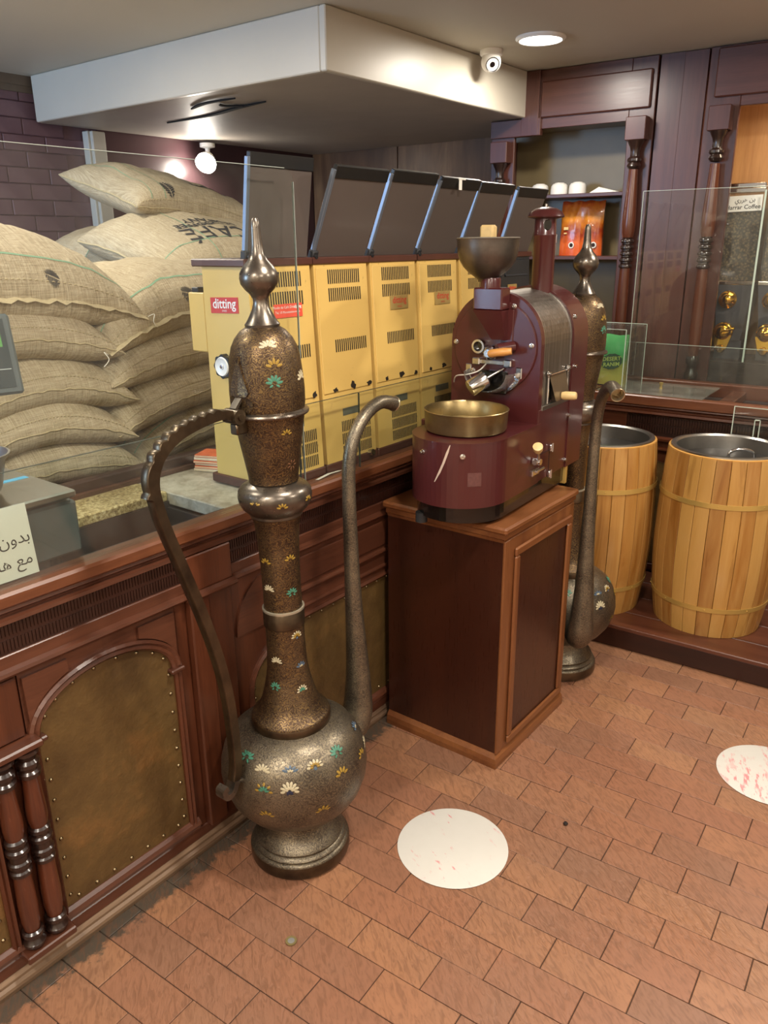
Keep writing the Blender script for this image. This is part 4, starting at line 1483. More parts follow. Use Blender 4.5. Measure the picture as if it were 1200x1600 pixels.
def make_pot(label, loc, spout_dir, tilt, motifs):
    t = link('coffee_pot', None, loc=loc)
    ax = Vector((tilt[0], tilt[1], 1.0)).normalized()
    q = Vector((0, 0, 1)).rotation_difference(ax).to_matrix() @ Matrix.Rotation(spout_dir, 3, 'Z')
    t.rotation_euler = q.to_euler()
    t.scale = (0.99, 0.99, 0.99)
    tag(t, label, 'coffee pot', 'giant engraved brass coffee pots')
    S = 56
    foot = MB().lathe([(0, 0.0), (.130, 0.0), (.136, .006), (.137, .040), (.133, .046), (.128, .048), (.130, .054), (.126, .060), (.120, .063), (.122, .070), (.117, .078), (.106, .088), (.096, .105), (.089, .125),
                       (.088, .145), (.095, .152), (0, .152)], S).build('foot', BRASS, t)
    MB().lathe([(.1373, .008), (.1383, .012), (.1383, .036), (.1373, .040)], S, cap=False).build('foot_band', BRASS_R, foot)
    MB().lathe([(0, .138), (.088, .140), (.12, .152), (.150, .175), (.178, .213), (.193, .255), (.197, .287), (.194, .320), (.184, .355), (.164, .388), (.135, .411), (.100, .424), (0, .424)], S).build('belly', BRASS, t)
    co = MB().lathe([(.1025, .415), (.1035, .420), (.1035, .444), (.1015, .449), (.099, .451), (.094, .456), (.084, .467), (.074, .488), (.066, .515), (.058, .55), (.053, .58), (.0505, .62), (.0495, .66), (.0495, .705)], S, cap=False).build('lower_neck', BRASS_D, t)
    MB().lathe([(.1036, .418), (.1046, .421), (.1046, .441), (.1036, .443)], S, cap=False).build('collar_band', BRASS_R, co)
    rg = MB().lathe([(.0495, .700), (.0525, .703), (.0525, .742), (.0495, .746)], S, cap=False).build('neck_ring', BRASS_R, t)
    MB().lathe([(.050, .7455), (.0535, .7455), (.0535, .7505), (.049, .7512)], S, cap=False).build('ring_lip', plain('pale_brass', '#b9b3a0', 0.3, 0.7), rg)
    MB().lathe([(.0485, .745), (.048, .80), (.0487, .86), (.0505, .91), (.0530, .955), (.0570, .983), (.0615, .996)], S, cap=False).build('upper_neck', BRASS_D, t)
    MB().lathe([(.0610, .995), (.0640, .997), (.0640, 1.003), (.070, 1.008), (.080, 1.018), (.0875, 1.032), (.0897, 1.047), (.0875, 1.060), (.080, 1.070), (.070, 1.076), (.0585, 1.081), (.0560, 1.082)], S, cap=False).build('bulge', BRASS_P, t)
    MB().lathe([(.0560, 1.080), (.0600, 1.084), (.0595, 1.092), (.0620, 1.110), (.0700, 1.160), (.0800, 1.222), (.0838, 1.244), (.078, 1.244)], S, cap=False).build('upper_vessel', BRASS_D, t)
    lid = MB().lathe([(.0845, 1.257), (.0862, 1.27), (.0868, 1.30), (.0852, 1.33), (.0832, 1.35), (.0805, 1.375), (.0745, 1.399), (.0655, 1.417), (.052, 1.433), (.0395, 1.441), (.036, 1.443)], S, cap=False).build('lid_dome', BRASS_D, t)
    MB().lathe([(.0830, 1.2435), (.0930, 1.2455), (.0945, 1.2495), (.0930, 1.2535), (.0845, 1.2575)], S, cap=False).build('lid_flange', BRASS_P, lid)
    MB().lathe([(.0390, 1.4415), (.0398, 1.447), (.0375, 1.450), (.0330, 1.456), (.0270, 1.467), (.0200, 1.482), (.0172, 1.494), (.0175, 1.502), (.0230, 1.512), (.0330, 1.522), (.0415, 1.534), (.0438, 1.547), (.0415, 1.558), (.0330, 1.572), (.0220, 1.584),
                (.0162, 1.597), (.0130, 1.615), (.0116, 1.635), (.0105, 1.652), (.0098, 1.662), (.0060, 1.670), (0, 1.672)], 40, cap=False).build('finial', BRASS_P, lid)
    # spout
    sp_ = [(.150, .30), (.205, .262), (.248, .262), (.270, .30), (.277, .36), (.279, .43), (.277, .52), (.274, .62), (.272, .75), (.272, .88), (.273, .98), (.279, 1.06), (.300, 1.120), (.338, 1.163), (.385, 1.190), (.432, 1.198), (.482, 1.184)]
    rr_ = [.034, .042, .046, .045, .040, .035, .030, .0255, .0215, .0195, .0185, .0180, .0178, .0178, .0180, .0186, .0205]
    pts = catmull([(x, 0, z) for x, z in sp_], 5)
    rad = []
    for i in range(len(pts)):
        k = i / 5
        a = min(int(k), len(rr_) - 2)
        rad.append(rr_[a] + (rr_[a + 1] - rr_[a]) * (k - a))
    spo = MB().tube(pts, rad, 20, caps=False).build('spout', BRASS, t, angle=70)
    end, dirv = pts[-1], (pts[-1] - pts[-3]).normalized()
    qm = Matrix.Translation(end) @ dirv.to_track_quat('Z', 'Y').to_matrix().to_4x4()
    MB().lathe([(.0205, -.002), (.0222, 0.0), (.0215, .003), (.0185, .002), (.0165, -.03), (0, -.032)], 20, qm, cap=False).build('spout_lip', plain('bright_brass', '#b0a184', 0.28, 0.9), spo)
    # handle: flat strap with a scalloped back
    hp = [(-.080, 1.240), (-.105, 1.252), (-.135, 1.266), (-.199, 1.262), (-.269, 1.245), (-.318, 1.212), (-.341, 1.165), (-.338, 1.110), (-.322, 1.045), (-.300, .975), (-.254, .824), (-.222, .694), (-.206, .584), (-.201, .470), (-.203, .395), (-.212, .356)]
    hpts = catmull([(x, 0, z) for x, z in hp], 14)
    n_ = len(hpts)
    ln_ = [0.0]
    for a_, b_ in zip(hpts, hpts[1:]):
        ln_.append(ln_[-1] + (b_ - a_).length)
    hv, hf = [], []
    for i, p in enumerate(hpts):
        tn = (hpts[min(i + 1, n_ - 1)] - hpts[max(i - 1, 0)]).normalized()
        nr = Vector((tn.z, 0, -tn.x))
        s_ = ln_[i]
        out = 0.012
        if 0.075 < s_ < 0.275:                      # row of scallops
            out += 0.0075 * abs(math.sin(PI * (s_ - 0.075) / 0.025))
        elif 0.275 <= s_ < 0.345:                   # long last scallop ending in a thorn
            q_ = (s_ - 0.275) / 0.070
            out += 0.010 * math.sin(PI * q_) ** 0.5 * (1 - 0.6 * q_) + (0.012 * max(0.0, 1 - abs(q_ - 0.92) / 0.10))
        inn = -0.012 if s_ > 0.06 else -0.016
        k = min(1.0, 0.75 + s_)
        for a_, y_ in ((inn, -0.0115), (out - 0.002, -0.0130), (out, -0.010), (out, 0.010), (out - 0.002, 0.0130), (inn, 0.0115)):
            hv.append(p + nr * a_ * k + Vector((0, y_, 0)))
        if i:
            o_ = 6 * (i - 1)
            for q in range(6):
                w_ = (q + 1) % 6
                hf.append((o_ + q, o_ + w_, o_ + 6 + w_, o_ + 6 + q))
    hf += [tuple(range(6)), tuple(6 * (n_ - 1) + q for q in range(6))]
    hd = MB().add(hv, hf, True).build('handle', BRASS_R, t, angle=50)
    # scroll at the lower end, top hinge and leaf plate
    sc = [(-.212, .356), (-.222, .335), (-.238, .326), (-.251, .333), (-.252, .348), (-.242, .353)]
    MB().sweep(catmull([(x, 0, z) for x, z in sc], 6), [(-.014, -.008), (-.014, .008), (.014, .008), (.014, -.008)], up=(1, 0, 0), smooth=False).build('handle_scroll', BRASS_P, hd)
    MB().cyl((-.207, 0, .345), (-.178, 0, .335), .008).build('handle_stay', BRASS_P, hd)
    MB().cyl((-.108, -.022, 1.256), (-.108, .022, 1.256), .017, seg=20).cyl((-.108, -.026, 1.256), (-.108, .026, 1.256), .007, seg=12).box(-.112, -.078, -.012, .012, 1.214, 1.240, .003).build('hinge', BRASS_R, t)
    # leaf-shaped lid plate: pointed top, two round lobes below
    half = [(0.0, 0.082), (0.007, 0.064), (0.015, 0.040), (0.023, 0.018), (0.028, 0.002), (0.022, -0.006), (0.030, -0.010), (0.037, -0.020), (0.036, -0.033), (0.026, -0.041), (0.012, -0.040), (0.0, -0.034)]
    pl = half + [(-x, y) for x, y in reversed(half[1:-1])]
    nn = len(pl)
    def on(x, y, off):
        zz = 1.303 + y
        r_ = prof_r(min(zz, 1.40)) + off
        th = PI - x / 0.087
        return (r_ * math.cos(th), r_ * math.sin(th), zz)
    vs_ = [on(x, y, -0.001) for x, y in pl] + [on(x, y, 0.0045) for x, y in pl] + [on(x * 0.86, y * 0.9, 0.0035) for x, y in pl] + [on(0, y, 0.0035) for x, y in pl]
    fs = []
    for i in range(nn):
        w_ = (i + 1) % nn
        for b_ in range(3):
            fs.append((b_ * nn + i, b_ * nn + w_, (b_ + 1) * nn + w_, (b_ + 1) * nn + i))
    lp = MB().add(vs_, fs, True).build('leaf_plate', BRASS_D, lid, angle=35)
    MB().sweep([(-.088, 0, 1.292), (-.098, 0, 1.282), (-.108, 0, 1.272)], [(-.010, -.003), (-.010, .003), (.010, .003), (.010, -.003)], up=(1, 0, 0), smooth=False).build('hinge_tongue', BRASS_P, lid)
    for k, a, z in motifs:
        big = 0.022 if z < 0.45 else (0.016 if z < 0.95 else (0.020 if 1.25 < z < 1.45 else 0.014))
        motif(t, k, a, z, big)
    return t


make_pot('giant engraved brass coffee pot in front of the counter, nearest the viewer', (-1.288, 1.268, 0.0), R(90), (-.0143, -.0108), MOT)
MOT2 = [(k, (a + 170) % 360, z) for k, a, z in MOT if z > 1.25 or z < 0.45]
make_pot('giant engraved brass coffee pot half hidden behind the roaster pedestal', (-1.150, 2.618, 0.0), R(-52), (-.004, -.003), MOT2)

# ------------------------------------------------------------------ pedestal of the roaster
ped = thing('roaster_pedestal', 'dark mahogany pedestal cabinet under the maroon coffee roaster', 'pedestal', (-1.245, 2.125, 0.0))
PX0, PX1, PY0, PY1, PT = -0.212, 0.215, -0.228, 0.245, 0.822
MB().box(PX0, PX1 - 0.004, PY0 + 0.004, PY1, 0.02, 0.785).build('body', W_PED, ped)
MB().box(PX0 - 0.012, PX1 + 0.014, PY0 - 0.014, PY1 + 0.006, PT - 0.022, PT, 0.006).build('top', W_PEDTY, ped)


def ring_mould(name, prof, x0, x1, y0, y1, mat):
    """profile (out, z) run round the front and the right side with a mitre"""
    vs_, fs = [], []
    n = len(prof)
    for cx, cy, dx, dy in ((x0, y0, 0, -1), (x1, y0, 1, -1), (x1, y1, 1, 0)):
        for o_, z in prof:
            vs_.append((cx + dx * o_, cy + dy * o_, z))
    for s in range(2):
        for i in range(n - 1):
            a = s * n + i
            fs.append((a, a + 1, a + n + 1, a + n))
    fs += [tuple(range(n)), tuple(range(2 * n, 3 * n))]
    MB().add(vs_, fs).build(name, mat, ped)


ring_mould('cornice', [(-0.01, 0.770), (0.001, 0.770), (0.004, 0.780), (0.010, 0.785), (0.010, 0.800), (-0.01, 0.800)], PX0, PX1 - 0.004, PY0 + 0.004, PY1, W_PEDTY)
ring_mould('skirting', [(-0.01, 0.0), (0.014, 0.0), (0.015, 0.018), (0.012, 0.034), (0.004, 0.044), (0.001, 0.048), (-0.01, 0.048)], PX0, PX1 - 0.004, PY0 + 0.004, PY1, W_PEDTY)
sx = PX1 - 0.004
MB().box(sx, sx + 0.008, PY0 + 0.002, PY0 + 0.034, 0.046, 0.775, 0.002).build('corner_post', W_PEDT, ped)
MB().box(sx, sx + 0.006, PY0 + 0.034, PY1, 0.046, 0.775, 0.002).build('side_field', W_PEDT, ped)
MB().box(sx + 0.006, sx + 0.0075, PY0 + 0.085, PY1 - 0.050, 0.085, 0.715, 0.0).build('side_panel', W_PED, ped)
fy0, fy1, fz0, fz1 = PY0 + 0.060, PY1 - 0.028, 0.058, 0.740
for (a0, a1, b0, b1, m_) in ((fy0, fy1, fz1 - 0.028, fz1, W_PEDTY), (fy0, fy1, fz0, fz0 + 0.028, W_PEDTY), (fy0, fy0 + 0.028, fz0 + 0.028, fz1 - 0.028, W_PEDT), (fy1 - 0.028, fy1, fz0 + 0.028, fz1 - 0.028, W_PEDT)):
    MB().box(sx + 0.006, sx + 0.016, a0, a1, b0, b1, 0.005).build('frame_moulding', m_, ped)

# ------------------------------------------------------------------ coffee roaster
def m_maroon():
    t = NT('maroon_paint')
    v = t.coords()
    n = t.noise(v, 6, 3)
    sc = t.noise(v, 40, 4, 0.7)
    c = t.mix(n, lin('#3b1617'), lin('#4b1f1f'))
    c = t.mix(t.ramp(sc, [(0.74, (0, 0, 0)), (0.78, (0.6, 0.6, 0.6))]), c, lin('#7d5a50'))
    return t.set(col=c, rough=0.28, coat=0.35, coat_rough=0.12)


def m_brushed(name, a, b):
    t = NT(name)
    v = t.coords((60, 60, 1.5))
    n = t.noise(v, 3, 4, 0.6)
    c = t.ramp(n, [(0.3, lin(a)), (0.7, lin(b))])
    return t.set(col=c, metal=0.9, rough=t.math('ADD', t.math('MULTIPLY', n, 0.2), 0.25))


MAR = m_maroon()
BRUSH = m_brushed('brushed_drum_steel', '#6b655c', '#9a938a')
GBLACK = plain('gloss_black', '#0e0d0c', 0.15, coat=0.5)
HOPS = m_brass_plain('dull_funnel_steel', '#58524c', '#7a726a', 0.36)
WKNOB = plain('pale_wood', '#c9ae78', 0.45, var=0.2, vscale=60)
WHAND = wood('handle_wood', '#a8672a', '#d9a45a', 'x', 0.4, 0.2)
ro = thing('coffee_roaster', 'maroon drum coffee roaster with steel drum jacket and funnel on the pedestal', 'roaster', (-1.22, 2.14, 0.822), R(3))


def U(hw, yc, yb_, n=20):
    return [(hw, yb_)] + [(-hw, yb_)] + [(hw * math.cos(PI + PI * i / n), yc + hw * math.sin(PI + PI * i / n)) for i in range(n + 1)]


MB().prism([(x + 0.008, y) for x, y in U(0.138, -0.200, 0.29)], 0.012, 0.064, 'xyz').build('base', GBLACK, ro)
for x, y in ((-0.10, -0.20), (0.10, -0.18), (-0.12, 0.24), (0.12, 0.24)):
    MB().lathe([(0, 0.0), (0.016, 0.0), (0.018, 0.004), (0.018, 0.014), (0, 0.014)], 16, Matrix.Translation((x, y, 0.0))).build('foot', RUBBER, ro)
MB().cyl((-0.07, -0.31, -0.012), (-0.07, -0.31, 0.018), 0.018).build('front_foot', RUBBER, ro)
hs = MB().prism([(x + 0.008, y) for x, y in U(0.146, -0.212, 0.02, 28)], 0.062, 0.248, 'xyz').build('cooling_housing', MAR, ro, angle=30)
MB().prism([(x + 0.008, y) for x, y in U(0.147, -0.212, 0.02, 28)], 0.248, 0.252, 'xyz').build('housing_lid', MAR, hs)
MB().box(-0.168, -0.130, -0.16, -0.10, 0.10, 0.262, 0.003).build('side_flange', MAR, ro)
MB().box(-0.152, 0.152, 0.0, 0.275, 0.062, 0.295, 0.003).build('lower_body', MAR, ro)


def arch(hw, zc, z0, n=28):
    return [(hw, z0)] + [(hw * math.cos(PI * i / n), zc + hw * math.sin(PI * i / n)) for i in range(n + 1)] + [(-hw, z0)]


ZA = 0.490
MB().prism(arch(0.151, ZA, 0.250), -0.004, 0.020, 'xzy').build('front_plate', MAR, ro, angle=30)
dk = MB().lathe([(0, -0.0105), (0.1365, -0.0105), (0.1385, -0.0085), (0.1385, -0.003)], 56, Matrix.Translation((0, 0, ZA - 0.012)) @ Matrix.Rotation(R(-90), 4, 'X'), cap=False)
dk.build('drum_door', MAR, ro)
MB().prism(arch(0.148, ZA, 0.295), 0.020, 0.238, 'xzy').build('drum_jacket', BRUSH, ro, angle=30)
for ya_ in (0.020, 0.231):
    MB().prism(arch(0.1505, ZA, 0.292), ya_, ya_ + 0.007, 'xzy').build('jacket_band', STEEL, ro, angle=30)
MB().prism(arch(0.156, ZA, 0.062), 0.238, 0.360, 'xzy').build('rear_housing', MAR, ro, angle=30)
MB().box(0.130, 0.154, 0.245, 0.262, -0.02 + 0.022, 0.062, 0.0).build('rear_strap', BRASS_HOOP, ro)
MB().box(0.149, 0.154, 0.022, 0.236, 0.288, 0.302, 0.001).build('jacket_sill', STEEL, ro)


def bolt(x, y, z, n, r=0.006, par=None, nm='bolt'):
    q = Vector(n).to_track_quat('Z', 'Y').to_matrix().to_4x4()
    MB().lathe([(r * 1.3, -0.002), (r * 1.3, 0.001), (r, 0.0015), (r, 0.007), (r * 0.55, 0.0075), (r * 0.5, 0.005), (0, 0.005)], 12, Matrix.Translation((x, y, z)) @ q, cap=False).build(nm, CHROME, par or ro)


for x, z in ((0.061, 0.599), (0.123, 0.487), (-0.132, 0.485), (0.078, 0.388), (-0.07, 0.40), (-0.06, 0.595)):
    bolt(x, -0.010, z, (0, -1, 0))
bolt(0.030, -0.010, 0.540, (0, -1, 0), 0.005)
for y, z in ((0.237, 0.240), (0.23, 0.089), (0.225, 0.555), (0.252, 0.397)):
    bolt(0.157 if z > 0.38 else 0.153, y, z, (1, 0, 0), 0.0055)
for a in (250, 300):
    bolt(0.008 + 0.146 * math.cos(R(a)), -0.212 + 0.146 * math.sin(R(a)), 0.215, (math.cos(R(a)), math.sin(R(a)), 0), 0.006)
# scratches and sticker ghost on the housing
sv, sf = [], []
path = [(-74, 0.247), (-77, 0.225), (-81, 0.195), (-86, 0.165), (-92, 0.135)]
for i, (a, z) in enumerate(path):
    w = 0.0035 if 0 < i < 4 else 0.0012
    for s in (-1, 1):
        b = R(a) + s * w / 0.147
        sv.append((0.008 + 0.1468 * math.cos(b), -0.212 + 0.1468 * math.sin(b), z))
    if i:
        k = 2 * (i - 1)
        sf.append((k, k + 1, k + 3, k + 2))
MB().add(sv, sf).build('scratch', plain('scratch', '#b9a596', 0.6), hs)
sv, sf = [], []
for i in range(7):
    a = R(-54 + i * 2.6)
    for z in (0.128, 0.168):
        sv.append((0.008 + 0.1466 * math.cos(a), -0.212 + 0.1466 * math.sin(a), z))
    if i:
        k = 2 * (i - 1)
        sf.append((k, k + 1, k + 3, k + 2))
MB().add(sv, sf).build('sticker_ghost', plain('sticker_ghost', '#58332f', 0.6, var=0.4, vscale=120), hs)
# cooling pan
MB().lathe([(0, 0.258), (0.117, 0.256), (0.1205, 0.262), (0.1235, 0.312), (0.1255, 0.3155), (0.1235, 0.3175), (0.1205, 0.3135), (0.1165, 0.270), (0, 0.268)], 56, Matrix.Translation((0.002, -0.180, 0.0)), cap=False).build('cooling_pan', BRASS_PAN, ro)
# feed chute: box, wedge, back plate
ch = MB().box(-0.050, 0.045, -0.062, -0.006, 0.588, 0.652, 0.004)
ch.add([(-0.050, -0.062, 0.588), (0.045, -0.062, 0.588), (0.045, -0.006, 0.588), (-0.050, -0.006, 0.588), (0.000, -0.030, 0.500), (0.045, -0.030, 0.500), (0.045, -0.006, 0.500), (0.000, -0.006, 0.500)],
       [(0, 1, 5, 4), (1, 2, 6, 5), (2, 3, 7, 6), (3, 0, 4, 7), (4, 5, 6, 7), (0, 3, 2, 1)])
ch.box(0.020, 0.062, -0.014, -0.006, 0.492, 0.588, 0.002)
ch.build('feed_chute', MAR, ro)
MB().lathe([(0.031, 0.645), (0.031, 0.675), (0.029, 0.680)], 28, Matrix.Translation((-0.010, -0.030, 0)), cap=True).build('chute_neck', MAR, ro)
fn = MB().lathe([(0.026, 0.668), (0.028, 0.674), (0.038, 0.682), (0.055, 0.694), (0.071, 0.710), (0.082, 0.728), (0.088, 0.748), (0.0905, 0.772), (0.0915, 0.785), (0.0925, 0.789), (0.0905, 0.792), (0.0880, 0.787), (0.084, 0.745), (0.055, 0.702), (0.0, 0.690)], 48, Matrix.Translation((-0.022, -0.030, 0)), cap=False).build('funnel', HOPS, ro)
MB().lathe([(0.0905, 0.7875), (0.0935, 0.7895), (0.0905, 0.7925)], 48, Matrix.Translation((-0.022, -0.030, 0)), cap=False).build('funnel_rim', plain('pale_rim', '#b7b1a4', 0.3, 0.8), fn)
MB().box(-0.045, 0.0, -0.045, -0.015, 0.72, 0.826, 0.006).build('funnel_plug', WKNOB, fn)
# trier and wooden handle
rm = lambda x, y, z, ax=(0, -1, 0): Matrix.Translation((x, y, z)) @ Vector(ax).to_track_quat('Z', 'Y').to_matrix().to_4x4()
tr = MB().lathe([(0.014, 0.0), (0.023, 0.0), (0.023, 0.022), (0.021, 0.026), (0.015, 0.026), (0.014, 0.0)], 28, rm(-0.042, -0.012, 0.478), cap=False).build('sight_ring', CHROME, ro)
MB().lathe([(0, 0.012), (0.015, 0.012)], 24, rm(-0.042, -0.012, 0.478), cap=False).build('sight_glass', GBLACK, tr)
tr = MB().lathe([(0.0, 0.0), (0.019, 0.0), (0.022, 0.006), (0.022, 0.030), (0.019, 0.040), (0.012, 0.046), (0.0, 0.046)], 28, rm(0.002, -0.012, 0.462)).build('trier_boss', CHROME, ro)
MB().tube([(0.010, -0.060, 0.462), (0.020, -0.062, 0.464), (0.035, -0.062, 0.467), (0.055, -0.058, 0.470), (0.078, -0.050, 0.473)], [0.010, 0.0125, 0.0115, 0.0125, 0.010], 16).build('trier_handle', WHAND, tr)
MB().cyl((0.03, -0.052, 0.476), (0.065, -0.010, 0.482), 0.016).build('trier_tube', MAR, ro)
pt_ = MB().box(-0.062, 0.060, -0.016, -0.009, 0.424, 0.436, 0.001).build('door_rail', CHROME, ro)
for x in (-0.055, 0.052):
    MB().box(x - 0.013, x + 0.013, -0.026, -0.009, 0.420, 0.442, 0.003).build('rail_block', CHROME, pt_)
# transparent spill guard and chrome counterweight
gv, gf = [], []
for i in range(19):
    a = PI + PI * i / 18
    for r0, y in ((0.088, -0.012), (0.080, -0.055), (0.072, -0.075)):
        gv.append((0.004 + r0 * math.cos(a), y, 0.405 + 0.070 * math.sin(a) * (r0 / 0.088)))
    if i:
        k = 3 * (i - 1)
        gf += [(k, k + 1, k + 4, k + 3), (k + 1, k + 2, k + 5, k + 4)]
g_ = MB().add(gv, gf, True).build('spill_guard', glass('guard_acrylic', (0.80, 0.80, 0.80), 0.06, 2.0, 0.10), ro)
g_.modifiers.new('s', 'SOLIDIFY').thickness = 0.003
MB().tube([(0.004 + 0.0885 * math.cos(PI + PI * i / 18), -0.011, 0.405 + 0.071 * math.sin(PI + PI * i / 18)) for i in range(19)], 0.0022, 8).build('guard_edge', CHROME, g_)
MB().box(0.076, 0.096, -0.014, -0.009, 0.385, 0.420, 0.003).box(-0.096, -0.076, -0.014, -0.009, 0.385, 0.420, 0.003).build('guard_bracket', CHROME, g_)
cw = MB().lathe([(0.0, 0.0), (0.024, 0.0), (0.0255, 0.002), (0.0255, 0.056), (0.022, 0.060), (0.008, 0.056), (0.007, 0.060), (0.0, 0.060)], 28, rm(-0.034, -0.096, 0.358, (0.55, 0.65, 0.45)))
cw.cyl((0.0, -0.056, 0.386), (0.036, -0.014, 0.414), 0.004).build('door_weight', CHROME, ro)
MB().tube(catmull([(-0.02, -0.022, 0.425), (-0.035, -0.04, 0.405), (-0.07, -0.05, 0.392), (-0.12, -0.03, 0.380), (-0.150, 0.01, 0.345)], 6), 0.0022, 8).build('cable', plain('pale_cable', '#c9c6bf', 0.5), ro)
MB().box(-0.050, 0.050, -0.022, -0.004, 0.335, 0.405, 0.004).build('discharge_mouth', GBLACK, ro)
# window with flap on the side
wx = 0.149
fr = MB()
for a0, a1, b0, b1 in ((0.055, 0.215, 0.388, 0.394), (0.055, 0.062, 0.305, 0.388), (0.208, 0.215, 0.305, 0.388)):
    fr.box(wx, wx + 0.007, a0, a1, b0, b1, 0.002)
fo = fr.build('flap_frame', CHROME, ro)
MB().add([(wx + 0.001, 0.075, 0.386), (wx + 0.001, 0.205, 0.386), (wx + 0.016, 0.205, 0.306), (wx + 0.016, 0.100, 0.306)], [(0, 1, 2, 3)]).build('flap', plain('flap_steel', '#8a7f70', 0.35, 0.9), fo)
MB().add([(wx + 0.0012, 0.064, 0.386), (wx + 0.0012, 0.078, 0.386), (wx + 0.0012, 0.102, 0.306), (wx + 0.0012, 0.064, 0.306)], [(0, 1, 2, 3)]).build('opening', GBLACK, fo)
MB().lathe([(0.0, 0.0), (0.011, 0.0), (0.0135, 0.012), (0.013, 0.040), (0.010, 0.046), (0.0, 0.047)], 20, rm(wx + 0.014, 0.150, 0.318, (1, 0.12, 0.05))).build('flap_knob', WKNOB, fo)
for y, z in ((0.058, 0.397), (0.212, 0.397)):
    bolt(wx + 0.004, y, z, (1, 0, 0), 0.0065, fo)
# lever, latch, hinges and seams of the chaff door
lv = MB().cyl((0.157, -0.03, 0.144), (0.182, -0.03, 0.144), 0.010).cyl((0.17, -0.052, 0.146), (0.17, -0.02, 0.142), 0.008).cyl((0.175, -0.030, 0.146), (0.19, -0.075, 0.190), 0.0042).build('air_lever', CHROME, ro)
MB().lathe([(0.0, 0.0), (0.010, 0.002), (0.0145, 0.014), (0.015, 0.028), (0.0, 0.031)], 20, rm(0.188, -0.070, 0.186, (0.2, -0.6, 0.7))).build('lever_knob', WKNOB, lv)
MB().box(0.152, 0.166, -0.05, 0.0, 0.098, 0.118, 0.003).box(0.160, 0.172, -0.03, 0.03, 0.106, 0.116, 0.003).build('latch', CHROME, ro)
for z in (0.158, 0.071):
    MB().box(0.152, 0.162, 0.092, 0.112, z - 0.010, z + 0.012, 0.002).cyl((0.162, 0.102, z - 0.012), (0.162, 0.102, z + 0.016), 0.004).build('door_hinge', CHROME, ro)
MB().box(0.1515, 0.1528, -0.006, -0.003, 0.066, 0.150, 0).box(0.1515, 0.1528, -0.004, 0.100, 0.150, 0.152, 0).box(0.1515, 0.1528, 0.100, 0.103, 0.066, 0.150, 0).build('door_seam', plain('seam_dark', '#1c0c0c', 0.7), ro)
# chimney with a mushroom cap
chx, chy = 0.034, 0.245
cm = MB().lathe([(0.0345, 0.60), (0.0345, 0.795), (0.0355, 0.797), (0.0355, 0.800), (0.0340, 0.802), (0.0335, 0.850)], 32, Matrix.Translation((chx, chy, 0)), cap=True).build('chimney', MAR, ro)
MB().lathe([(0.0, 0.843), (0.030, 0.845), (0.055, 0.850), (0.057, 0.853), (0.050, 0.866), (0.034, 0.876), (0.012, 0.881), (0.0, 0.882)], 36, Matrix.Translation((chx, chy, 0)), cap=False).build('chimney_cap', MAR, cm)
ov = [(0.0350 * math.cos(R(-55) + 0.36 * math.cos(a)), 0.0350 * math.sin(R(-55) + 0.36 * math.cos(a)), 0.828 + 0.016 * math.sin(a)) for a in [2 * PI * i / 18 for i in range(18)]]
MB().add([(chx + x, chy + y, z) for x, y, z in ov], [tuple(range(18))]).build('chimney_vent', GBLACK, cm)
bolt(chx, chy - 0.002, 0.882, (0, 0, 1), 0.005, cm)
# ------------------------------------------------------------------ right-hand fittings, all turned by TH (local u along the wall, v away)
def rthing(name, label, cat, u, v, z=0.0, rz=0.0, group=None):
    w = ROTM @ Vector((u, v, z))
    return thing(name, label, cat, w, TH + rz, group)


# platform step
pf = rthing('platform', 'low dark wooden platform step under the two barrels', 'platform', 0, 0)
MB().box(-1.33, 0.95, 2.955, 3.575, 0.0, 0.082).build('frame', W_PLATD, pf)
for i, (a, b) in enumerate(((2.940, 3.085), (3.087, 3.26), (3.262, 3.435), (3.437, 3.577))):
    MB().box(-1.335, 0.95, a, b, 0.082, 0.101, 0.003).build('plank', W_PLAT, pf)
MB().box(-1.335, 0.95, 2.942, 2.9555, 0.003, 0.084, 0.002).build('riser', W_PLATD, pf)

# barrels
def m_stave():
    t = NT('barrel_stave')
    oi = t.node('ShaderNodeObjectInfo')
    v = t.coords((1, 1, 0.07))
    ad = t.node('ShaderNodeVectorMath', operation='ADD')
    cm_ = t.node('ShaderNodeCombineXYZ')
    rv = t.math('MULTIPLY', oi.outputs['Random'], 31.0)
    for i in range(3):
        t.link(rv, cm_.inputs[i])
    t.link(v, ad.inputs[0]); t.link(cm_.outputs[0], ad.inputs[1])
    g = t.noise(ad.outputs[0], 18, 5, 0.6, 0.8)
    g2 = t.noise(ad.outputs[0], 160, 2, 0.5)
    base = t.ramp(oi.outputs['Random'], [(0.0, lin('#7d4d1d')), (0.3, lin('#976428')), (0.6, lin('#a87637')), (0.85, lin('#bd924e')), (1.0, lin('#835321'))])
    c = t.mix(t.ramp(g, [(0.35, (0, 0, 0)), (0.65, (0.6, 0.6, 0.6))]), base, lin('#c49c5c'))
    c = t.mix(t.math('MULTIPLY', t.ramp(g, [(0.25, (1, 1, 1)), (0.42, (0, 0, 0))]), 0.6), c, lin('#653c18'))
    c = t.mix(t.math('MULTIPLY', g2, 0.2), c, lin('#8a5a22'))
    return t.set(col=c, rough=0.30, coat=0.4, coat_rough=0.15, normal=t.bump(g2, 0.04, 0.001))


STAVE = m_stave()
ZT, NS = 0.727, 26


def br(s):                          # barrel radius over height 0..1
    return 0.207 + (0.237 - 0.207) * (1 - ((s - 0.48) / 0.48) ** 2) if s < 0.48 else 0.219 + (0.237 - 0.219) * (1 - ((s - 0.48) / 0.52) ** 2)


